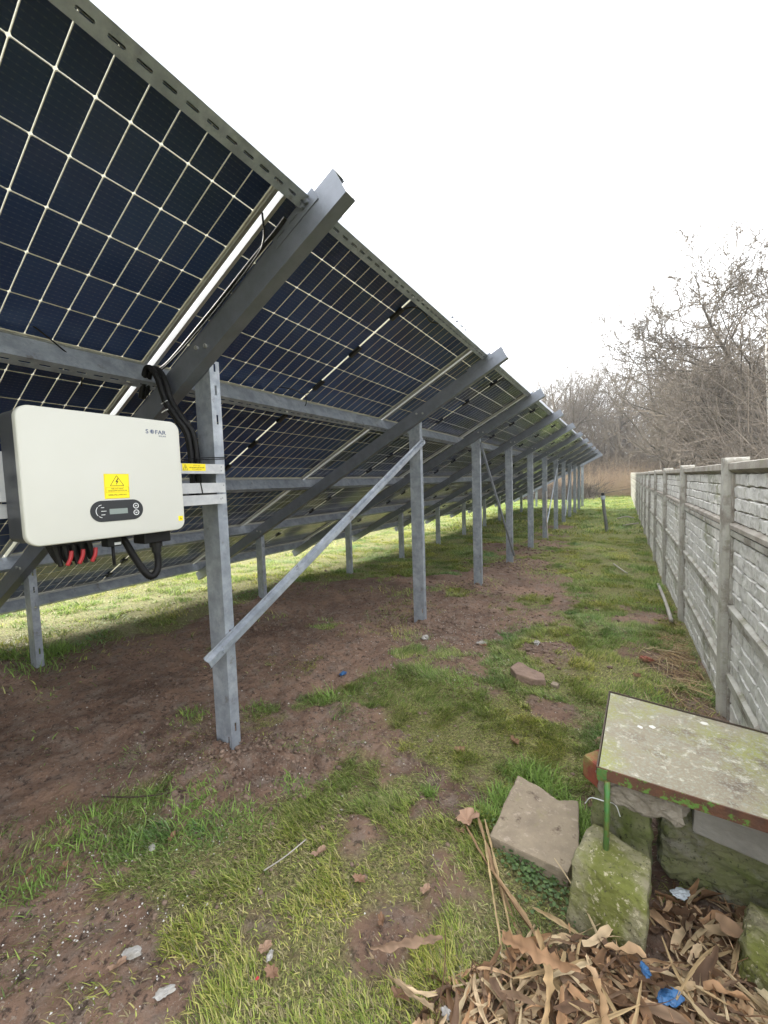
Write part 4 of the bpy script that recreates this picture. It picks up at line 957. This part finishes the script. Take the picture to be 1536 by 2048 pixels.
# soil clods near the post feet
def clods():
    bm = bmesh.new(); bmesh.ops.create_icosphere(bm, subdivisions=1, radius=1); bv = np.array([v.co[:] for v in bm.verts]); bf = np.array([[v.index for v in f.verts] for f in bm.faces]); bm.free()
    r3 = np.random.default_rng(8); P = []
    for cx_, cy_, s, n, a, b in ((-1.72,1.28,.16,420,.003,.013),(-1.45,1.35,.28,420,.003,.012),(-1.70,3.62,.3,420,.005,.022),(-1.4,1.6,.5,300,.003,.010),(-1.73,5.6,.35,260,.006,.03),(-1.7,7.5,.4,220,.01,.035),(-2.4,2.2,1.0,600,.004,.016),(-1.3,4.6,.8,500,.006,.02),(-.5,3.55,.15,90,.006,.02),(-1.6,7.8,.6,200,.01,.03),(-1.4,.5,.25,250,.002,.008),(-1.75,9.5,.3,120,.01,.04),(-3.6,4.4,.8,250,.008,.025)):
        P.append(np.stack([r3.normal(cx_, s, n), r3.normal(cy_, s, n), a+(b-a)*r3.random(n)**3], 1))
    P = np.concatenate(P); n = len(P); z = gz(P[:,0], P[:,1]); m = len(bv)
    jit = 1+r3.uniform(-.3,.3,(n,m,1)); V = bv[None]*jit*P[:,2][:,None,None]*np.array([1.2,1,.75]); V = V+np.stack([P[:,0], P[:,1], z+P[:,2]*.25], 1)[:,None]
    F = bf[None]+(np.arange(n)*m)[:,None,None]
    me = fastmesh('clods', V.reshape(-1,3), F.reshape(-1,3))
    mm = mat('soil clod', (.12,.08,.062), .95, col2=(.20,.14,.105), nscale=5, bump=.3, bscale=150)
    tag(link('soil_clods', me, mm, smooth=False), kind='stuff', label='loose crumbs of brown soil heaped round the posts', cat='soil')
clods()

# ------------------------------------------------------------------ grass
def ribbons(P, az, L_, w, lean, curve, col, name, label, m, segs=3):
    """many blades at once. P (n,3) roots"""
    n = len(P); V = np.zeros((n, segs*2+1, 3), np.float32); cols = np.zeros((n, segs*2+1, 4), np.float32)
    dx = np.cos(az); dy = np.sin(az); sx = -dy; sy = dx
    r4 = np.random.default_rng(n); tw = r4.uniform(-.8, .8, n); sx = -np.sin(az+tw); sy = np.cos(az+tw)
    pos = P.copy().astype(float); ang = lean.copy()
    for k in range(segs+1):
        t = k/segs; ww = w*(1-t**1.8)*.5
        if k < segs:
            V[:,2*k,0] = pos[:,0]+sx*ww; V[:,2*k,1] = pos[:,1]+sy*ww; V[:,2*k,2] = pos[:,2]
            V[:,2*k+1,0] = pos[:,0]-sx*ww; V[:,2*k+1,1] = pos[:,1]-sy*ww; V[:,2*k+1,2] = pos[:,2]
        else: V[:,2*k] = pos
        st = L_/segs; pos[:,0] += dx*np.sin(ang)*st; pos[:,1] += dy*np.sin(ang)*st; pos[:,2] += np.cos(ang)*st; ang = ang+curve/segs
    g = gz(V[:,:,0], V[:,:,1]); V[:,2:,2] = np.maximum(V[:,2:,2], g[:,2:]+.002)
    cols[:,:,:3] = col[:,None,:]; cols[:,:,3] = 1; nv = segs*2+1
    base = (np.arange(n)*nv)[:,None]; tris = []
    for k in range(segs-1): tris += [[2*k,2*k+1,2*k+3],[2*k,2*k+3,2*k+2]]
    tris.append([2*segs-2, 2*segs-1, 2*segs]); T = np.array(tris)
    F = (base[:,None]+T[None]).reshape(-1,3)
    me = fastmesh(name, V.reshape(-1,3), F); lv_attr(me, cols.reshape(-1,4))
    return me
M_grass = vcol_mat('grass blade', .55, .35, spec=.35)
GREENS = np.array([(.25,.34,.075),(.18,.265,.05),(.32,.39,.11),(.40,.42,.17),(.10,.15,.04)])
DRY = np.array([(.46,.40,.23),(.36,.31,.17),(.25,.20,.12)])
def sow(n, box, Lr, wr, seed, clump=9, dens_pow=1.0, leanr=(.45,1.4), greener=0.0, name='grass', label='', ymin=None, thr=.12):
    r5 = np.random.default_rng(seed); x = r5.uniform(box[0], box[1], n); y = r5.uniform(box[2], box[3], n)
    k = x < .50; x = x[k]; y = y[k]
    # keep only what the view could ever meet: in front of and beside the camera
    d = np.maximum(1-dirtness(x, y), .10*(fbm(x*2.3, y*2.3, 90, 3) > .52)*(x > -4.3))
    cl = fbm(x*clump, y*clump, 40, 3)
    big = fbm(x*1.6, y*1.6, 50, 3)
    pr_ = d*np.clip(.16+2.4*(cl-.36)+1.2*(big-.44), .17, 1)
    pr_ = pr_*np.where(((x > -.14) & (x < .075) & (y > 1.23) & (y < 1.46)) | ((x > -.41) & (x < -.16) & (y > 1.47) & (y < 1.78)) | (in_heap(x-.05, y) & (x > -.42)), .0, 1)
    k = r5.random(len(x)) < pr_; x, y, cl, big = x[k], y[k], cl[k], big[k]; n = len(x)
    z = gz(x, y)-.002
    flow = fbm(x*1.3, y*1.3, 60, 2)*9; az = flow+r5.normal(0, .9, n)
    lush = np.clip((cl-.45)*4, 0, 1)
    L_ = r5.uniform(*Lr, n)*(.6+.65*lush); w = r5.uniform(*wr, n)
    lean = r5.uniform(*leanr, n)*(1-.35*lush); curve = r5.uniform(.1, 1.3, n)
    ci = r5.integers(0, 5, n); col = GREENS[ci]*r5.uniform(.75, 1.25, n)[:,None]
    yel = fbm(x*2.1, y*2.1, 70, 3); col = col*(1+np.stack([(yel-.45)*1.3, (yel-.45)*.5, 0*yel], 1))
    dry = r5.random(n) < np.clip(.16+.9*(.5-lush*.6)*(fbm(x*2.6, y*2.6, 80, 3)-.30)*1.6-greener, .03, .75)
    col[dry] = DRY[r5.integers(0, 3, dry.sum())]*r5.uniform(.6, 1.15, dry.sum())[:,None]
    me = ribbons(np.stack([x, y, z], 1), az, L_, w, lean, curve, np.clip(col, .01, .6), name, label, M_grass)
    return me
parts = []
parts.append((sow(430000, (-2.2,.5,.15,2.4), (.016,.050), (.0018,.0042), 1), 'short foreground turf of thin green and yellowed blades'))
parts.append((sow(330000, (-2.6,.5,2.2,5.4), (.020,.058), (.0025,.0055), 2), 'mid distance turf between the panels and the fence'))
parts.append((sow(200000, (-3.6,.5,5.2,12), (.024,.065), (.004,.008), 3, clump=5, greener=.1), 'turf strip running away along the fence'))
parts.append((sow(120000, (-9,.5,12,36), (.05,.12), (.012,.024), 4, clump=2.5, greener=.25), 'bright far turf beyond the end of the array'))
parts.append((sow(170000, (-6.5,-2.2,.8,12), (.03,.075), (.005,.010), 5, clump=5, greener=.3), 'sunlit turf beyond the lower edge of the panels'))
parts.append((sow(120000, (-26,-6.3,2,34), (.05,.11), (.014,.03), 6, clump=2, greener=.3), 'open lawn on the far side of the array'))
for me, lab in parts: tag(link('grass', me, M_grass), lab, 'grass', kind='stuff')
# longer tufts
def tufts(spots, name, label):
    P = []; r6 = np.random.default_rng(12); Ls = []
    for x, y, r, n, L_ in spots:
        P.append(np.stack([r6.normal(x, r, n), r6.normal(y, r, n)], 1)); Ls.append(np.full(n, L_*(.85 if y < 2 else .8))*r6.uniform(.5, 1.2, n))
    P = np.concatenate(P); L_ = np.concatenate(Ls); k = P[:,0] < .48; P = P[k]; L_ = L_[k]; n = len(P)
    az = r6.uniform(0, 6.28, n); col = np.array([(.19,.30,.06),(.24,.35,.085),(.12,.20,.04)])[r6.integers(0,3,n)]*r6.uniform(.8,1.25,n)[:,None]
    return ribbons(np.stack([P[:,0], P[:,1], gz(P[:,0], P[:,1])-.003], 1), az, L_, L_*.045+.0018, r6.uniform(.2,1.15,n), r6.uniform(.3,1.3,n), col, name, label, M_grass, segs=4)
SP = [(-.37,1.88,.045,260,.10),(-.30,1.87,.04,220,.10),(-.24,1.80,.04,200,.09),(-.43,1.68,.035,220,.09),(-.45,1.55,.03,180,.08),(-.13,1.72,.03,220,.10),(-.11,1.62,.02,160,.10),(-.16,1.55,.02,90,.07),
      (-.72,1.57,.02,110,.055),(-1.1,1.42,.03,80,.045),(-1.25,1.28,.05,160,.05),(-1.55,1.02,.06,260,.06),(-1.75,.95,.05,200,.06),(-1.9,.80,.06,220,.065),(-1.80,.68,.05,200,.065),(-1.62,.75,.06,260,.06),(-1.45,.92,.06,260,.06),(-1.3,1.05,.06,220,.055),(-1.72,.52,.05,200,.06),
      (.05,2.55,.06,300,.10),(.20,2.50,.07,420,.11),(.36,2.45,.06,360,.12),(.43,2.3,.03,200,.12),(.28,2.7,.07,260,.10),(.0,2.4,.05,200,.09),(.14,3.0,.1,240,.09),(-1.66,1.98,.05,90,.08),(-1.95,1.72,.05,110,.07),(-2.2,1.45,.05,110,.07),(-1.62,2.0,.04,30,.15),(-4.2,1.55,.10,500,.14),(-4.45,1.2,.1,400,.14),(-3.95,1.33,.10,160,.12),
      (-1.2,2.7,.10,240,.07),(-1.45,2.45,.09,220,.07),(-1.05,2.3,.12,260,.06),(-.95,2.6,.1,240,.07),(-1.55,2.1,.07,160,.06),(-.2,3.9,.12,260,.08),(.2,4.1,.12,300,.09),(-.3,4.7,.15,300,.08),(.35,5.3,.1,260,.10),(-.05,5.5,.2,350,.09),(.38,6.5,.09,300,.12),(.4,8,.1,300,.13),(.4,9.5,.1,300,.13),(-.9,4.0,.1,100,.07),(-.75,6.5,.2,300,.08),(-1.1,6.9,.15,260,.09)]
tag(link('grass', tufts(SP, 'tufts', ''), M_grass), 'longer bright green grass tufts round stones, posts and fence foot', 'grass', kind='stuff')
# clover-like ground cover between slab and block
def clover():
    r7 = np.random.default_rng(4); n = 520; x = r7.normal(-.27, .075, n); y = 1.40+(-.27-x)*.55+r7.normal(0, .045, n); z = gz(x, y)+r7.uniform(.008,.035,n); s = r7.uniform(.003,.0075,n); a = r7.uniform(0,6.28,n)
    V = []
    for k in range(6): V.append(np.stack([x+s*np.cos(a+k*1.047), y+s*np.sin(a+k*1.047), z+s*.25*np.cos(k*2+a)], 1))
    V = np.stack(V, 1).reshape(-1,3); F = np.arange(n*6).reshape(n,6); me = fastmesh('clover', V, F)
    c = np.array([(.085,.145,.045),(.11,.18,.055),(.06,.105,.035)])[r7.integers(0,3,n)]; lv_attr(me, np.repeat(np.concatenate([c, np.ones((n,1))], 1), 6, 0)); return me
tag(link('ground_cover', clover(), M_grass), 'small round leaved weeds between the slab and the mossy block', 'weeds', kind='stuff')
# straw at the fence foot
rg2 = random.Random(9); V = []; F = []; cols = []
for k in range(420):
    x = min(.46, rg2.gauss(.33, .09)); y = rg2.gauss(3.75, .38); v, f, c = strip(rg2, (x, y, float(gz(x, y))+.006+rg2.random()*.02), rg2.gauss(-.9, .9), rg2.uniform(.08,.30), rg2.uniform(.002,.006), .6, 0, rg2.choice([(.48,.36,.2),(.40,.28,.15),(.55,.44,.28),(.3,.2,.11)]), n=5, el0=rg2.uniform(-.05,.12))
    v = [(min(a, .485), b, max(cc, float(gz(a, b))+.003)) for a, b, cc in v]
    b = len(V); V += v; F += [tuple(i+b for i in q_) for q_ in f]; cols += c
me = fastmesh('straw', V, F); lv_attr(me, cols); tag(link('straw', me, M_leafv), 'scattered dry straw at the foot of the fence', 'straw', kind='stuff')

# ------------------------------------------------------------------ trees
def grow(seed, H, r0, nl=12, spread=1.0, base_frac=.25, up=.25, lv=4, crooked=.12, kids=(6,5,4), lratio=(.55,.5,.45), ang0=(.6,1.2), f0=.5, rmin=.004):
    """bare tree skeleton: arrays A, B (segment ends), ra, rb, level"""
    r = random.Random(seed); S = []
    def branch(p, d, L_, rr, level):
        n = (10, 7, 5, 4, 3)[min(level, 4)]; st = L_/n; pts = []
        for i in range(n):
            t = i/n; ra = rr*(1-t*.85)+rmin; rb = rr*(1-(i+1)/n*.85)+rmin
            q = p+d*st; S.append((p, q, ra, rb, level)); pts.append((q, d.copy(), rb, (i+1)/n)); p = q
            k = crooked*(1+.6*level); d = (d+Vector((r.gauss(0,k), r.gauss(0,k), r.gauss(0,k)+(up*.25 if level else 0)))).normalized()
        return pts
    def rec(pts, L_, level):
        if level >= lv: return
        n = nl if level == 0 else kids[min(level-1, len(kids)-1)]
        for j in range(n):
            t = (base_frac+(1-base_frac)*(j+r.random()*.8)/n) if level == 0 else .18+.8*(j+r.random())/n
            i = min(len(pts)-1, max(0, int(t*len(pts)))); q, d, rr, tt = pts[i]
            a = r.uniform(*ang0) if level == 0 else r.uniform(.35, 1.0)
            ax = d.cross(Vector((r.gauss(0,1), r.gauss(0,1), r.gauss(0,1)))).normalized(); nd = (Matrix.Rotation(a, 3, ax) @ d).normalized()
            if level == 0: nd = Vector((nd.x*spread, nd.y*spread, nd.z)).normalized()
            ln = L_*lratio[min(level, len(lratio)-1)]*(1.15-.65*t if level == 0 else 1.1-.5*t)*r.uniform(.75,1.2)
            rec(branch(q, nd, ln, rr*(f0 if level == 0 else .55), level+1), ln, level+1)
    pts = branch(Vector((0,0,0)), Vector((r.gauss(0,.04), r.gauss(0,.04), 1)).normalized(), H, r0, 0)
    rec(pts, H, 0)
    A = np.array([s[0][:] for s in S]); B = np.array([s[1][:] for s in S]); return A, B, np.array([s[2] for s in S]), np.array([s[3] for s in S]), np.array([s[4] for s in S])
def tubes(A, B, ra, rb, sides=4):
    n = len(A); d = B-A; d /= np.linalg.norm(d, axis=1)[:,None]+1e-9
    up = np.where(np.abs(d[:,2:3]) > .9, [[1.,0,0]], [[0,0,1.]]); u = np.cross(d, up); u /= np.linalg.norm(u, axis=1)[:,None]+1e-9; v = np.cross(d, u)
    V = np.zeros((n, 2*sides, 3)); 
    for k in range(sides):
        a = 2*math.pi*k/sides; o = u*math.cos(a)+v*math.sin(a); V[:,k] = A+o*ra[:,None]; V[:,sides+k] = B+o*rb[:,None]
    f = np.array([[k, (k+1) % sides, sides+(k+1) % sides, sides+k] for k in range(sides)])
    return V.reshape(-1,3), ((np.arange(n)*2*sides)[:,None,None]+f[None]).reshape(-1,4)
M_bark = mat('grey brown bark', (.10,.082,.066), .95, col2=(.06,.05,.04), nscale=3, bump=.4, bscale=12)
M_twig = mat('bare twigs', (.115,.096,.080), .9, col2=(.165,.135,.105), nscale=.15)
M_twigr = mat('reddish twigs', (.27,.185,.13), .9, col2=(.34,.27,.18), nscale=.5)
M_birch = mat('birch bark', (.62,.60,.56), .8, col2=(.5,.48,.45), nscale=4); layer(M_birch, (.06,.05,.045), 9, .66, .72)
def tree(loc, sk, label, group=None, trunkmat=M_bark, twigmat=M_twig, rot=0, cut=2, name='bare_tree', sc=1.0):
    A, B, ra, rb, lvl = sk; t = thing(name, loc, label, 'tree', group); M = Matrix.Translation(loc) @ Matrix.Rotation(rot, 4, 'Z') @ Matrix.Scale(sc, 4)
    k = lvl < cut
    V, F = tubes(A[k], B[k], ra[k], rb[k], 7); link('trunk', fastmesh('trunk', V, F), trunkmat, t, M, smooth=True)
    k = ~k; V, F = tubes(A[k], B[k], ra[k], rb[k], 3); link('crown', fastmesh('crown', V, F), twigmat, t, M)
    return t
def at(dx, dy, dist, z=-1.4):
    h = math.hypot(dx, dy); return (dx/h*dist, dy/h*dist, z)
big = grow(3, 8.9, .19, nl=46, spread=1.7, base_frac=.16, up=.34, lv=4, kids=(10,7,4), lratio=(.66,.42,.42), ang0=(1.0,1.5), crooked=.10, f0=.30, rmin=.006)
tree(at(.262,.965,22,-1.6), big, 'large spreading bare tree behind the fence at the right edge', rot=1.0)
bir = grow(8, 9.8, .09, nl=16, spread=.8, base_frac=.45, lv=3, kids=(6,5), lratio=(.25,.5), crooked=.05)
tree(at(.232,.972,19.5,-1.6), bir, 'slender white barked birch rising in front of the big bare tree', trunkmat=M_birch, name='birch_tree', cut=1, rot=.5)
oak = grow(21, 12.0, .24, nl=12, spread=1.0, base_frac=.2, up=.55, lv=4, kids=(7,6,5), lratio=(.62,.5,.42), ang0=(.45,.95), crooked=.10)
tree(at(-.012,1,44,-1.5), oak, 'tall forked bare tree in the gap between the array end and the fence', rot=.4)
o2 = grow(33, 10.5, .2, nl=12, spread=1.1, base_frac=.2, up=.4, lv=4, kids=(7,6,4), lratio=(.55,.5,.42), ang0=(.5,1.0))
tree(at(-.135,.99,46,-1.5), o2, 'bare tree showing just above the far end of the array', rot=2)
o3 = grow(41, 10.5, .17, nl=14, spread=1.1, base_frac=.2, up=.3, lv=4, kids=(7,6,4), lratio=(.5,.5,.42), ang0=(.6,1.1))
tree(at(.075,.997,34,-1.5), o3, 'bare tree behind the fence left of the big spreading tree', rot=1)
tree(at(.125,.99,26,-1.5), grow(55, 8.2, .13, nl=16, spread=1.3, base_frac=.12, up=.2, lv=4, kids=(8,6,4), lratio=(.5,.5,.42), ang0=(.7,1.3)), 'low bushy bare tree just over the fence beneath the big tree', rot=3)
# woodland behind: one mass
protos = [grow(100+i, 1.0, .021, rmin=.0001, nl=11, spread=1.0, base_frac=.12, up=.35, lv=4, kids=(6,5,3), lratio=(.5,.5,.42), ang0=(.5,1.1)) for i in range(5)]
Vs = []; Fs = []; b0 = 0; rw = random.Random(77)
spots = []
for i in range(95): spots.append((rw.uniform(-40, 32), rw.uniform(46, 72), rw.uniform(10, 13.5)))
for i in range(85):
    yy_ = rw.uniform(22, 52); xx_ = yy_*rw.uniform(.07, .50); spots.append((xx_, yy_, (2.8+.140*yy_+.13*xx_)*rw.uniform(.75, 1.15)))
for i in range(14): spots.append((rw.uniform(9, 20), rw.uniform(12, 26), rw.uniform(5, 7.5)))
for i in range(34): spots.append((rw.uniform(-13, 9), rw.uniform(44, 60), rw.uniform(9, 11.5)))
for (x, y, h) in spots:
    A, B, ra, rb, lvl = protos[rw.randrange(5)]; a = rw.uniform(0, 6.28); c_, s_ = math.cos(a), math.sin(a); R_ = np.array([[c_,-s_,0],[s_,c_,0],[0,0,1]])
    o_ = np.array([x, y, -1.5]); ex = max(0, (math.hypot(x, y)-45)/120)**2*5; o_[2] += ex
    V, F = tubes((A*h)@R_.T+o_, (B*h)@R_.T+o_, ra*h+.006, rb*h+.006, 3); Vs.append(V); Fs.append(F+b0); b0 += len(V)
wood = fastmesh('wood', np.concatenate(Vs), np.concatenate(Fs))
tag(link('woodland', wood, M_twig), 'dense bare brown woodland behind the fence and array', 'woodland', kind='stuff')
# brushwood understorey: sprays of thin upright shoots
def brush(n, xr, yr, hr, seed, rad_, cond=None, tilt=.35):
    r8 = np.random.default_rng(seed); x = r8.uniform(*xr, n); y = r8.uniform(*yr, n)
    cx_ = np.round(x/1.2)*1.2+r8.normal(0,.35,n); cy_ = np.round(y/1.2)*1.2+r8.normal(0,.35,n)
    if cond is not None: k = cond(cx_, cy_); cx_, cy_ = cx_[k], cy_[k]; n = len(cx_)
    z = np.interp(cy_, ZY, ZZ); h = r8.uniform(*hr, n)*(.3+1.2*vnoise(cx_*.4, cy_*.4, 5)); p = np.stack([cx_, cy_, z], 1); d = np.stack([r8.normal(0,tilt,n), r8.normal(0,tilt,n), np.ones(n)], 1)
    A = []; B = []; RA = []; RB = []
    for k in range(3):
        q = p+d*h[:,None]/3; A.append(p); B.append(q); RA.append(np.full(n, rad_*(1-k*.28))); RB.append(np.full(n, rad_*(1-(k+1)*.28))); p = q; d = d+r8.normal(0,.25,(n,3)); 
        m = n; s = d+r8.normal(0,.8,(m,3)); A.append(q); B.append(q+s*h[:,None]*.22); RA.append(np.full(m, rad_*.55)); RB.append(np.full(m, rad_*.2))
    return tubes(np.concatenate(A), np.concatenate(B), np.concatenate(RA), np.concatenate(RB), 3)
V, F = brush(26000, (-40,32), (42,70), (1.5,5.5), 5, .02); tag(link('undergrowth', fastmesh('ug', V, F), M_twig), 'tangled grey brown undergrowth at the foot of the wood', 'undergrowth', kind='stuff')
V, F = brush(16000, (1.6,24), (10,42), (1.5,4.2), 6, .011, lambda x, y: x > 1.5+(.10*y)); tag(link('undergrowth', fastmesh('ug2', V, F), M_twig), 'brushwood growing right behind the concrete fence', 'undergrowth', kind='stuff')
V, F = brush(6500, (-6,3.2), (33,43), (.4,1.9), 7, .008, None, .3); tag(link('thicket', fastmesh('th', V, F), M_twigr), 'reddish brown thicket of dry shoots at the end of the grass strip', 'thicket', kind='stuff')
# dark brush pile and pale wall at the far left end
V, F = brush(2600, (-7,-2.5), (30,34), (.3,.9), 9, .03, None, 1.2); tag(link('brush_pile', fastmesh('bp', V, F), M_bark), 'dark heap of cut branches near the far end of the array', 'brush pile', kind='stuff')
wl = thing('boundary_wall', (-9, 35, -1.5), 'pale low wall glimpsed between the far posts under the panels', 'wall')
wm = MB()
for k in range(5): wm.box((-15.4+k*2.0, 36, -1.6), (-13.45+k*2.0, 36.12, .45))
link('wall_panel', wm.mesh('wall'), mat('pale render', (.55,.53,.48), .9, col2=(.45,.43,.39), nscale=2), wl)
wp_ = MB()
for k in range(6): wp_.box((-15.47+k*2.0, 35.95, -1.6), (-15.41+k*2.0, 36.17, .5))
link('wall_post', wp_.mesh('wp'), M_conc, wl)

# ------------------------------------------------------------------ thin damp air
hz = MB().box((-420, -220, -4), (420, 620, 30)).mesh('haze')
hm = bpy.data.materials.new('damp air'); hm.use_nodes = True; ht = hm.node_tree; ht.nodes.clear()
ho = N(ht, 'ShaderNodeOutputMaterial'); hv = N(ht, 'ShaderNodeVolumePrincipled'); hv.inputs['Color'].default_value = (.93,.95,.97,1); hv.inputs['Density'].default_value = .0013
ht.links.new(hv.outputs[0], ho.inputs['Volume'])
tag(link('haze', hz, hm), 'thin pale haze softening the far trees', 'haze', kind='stuff')
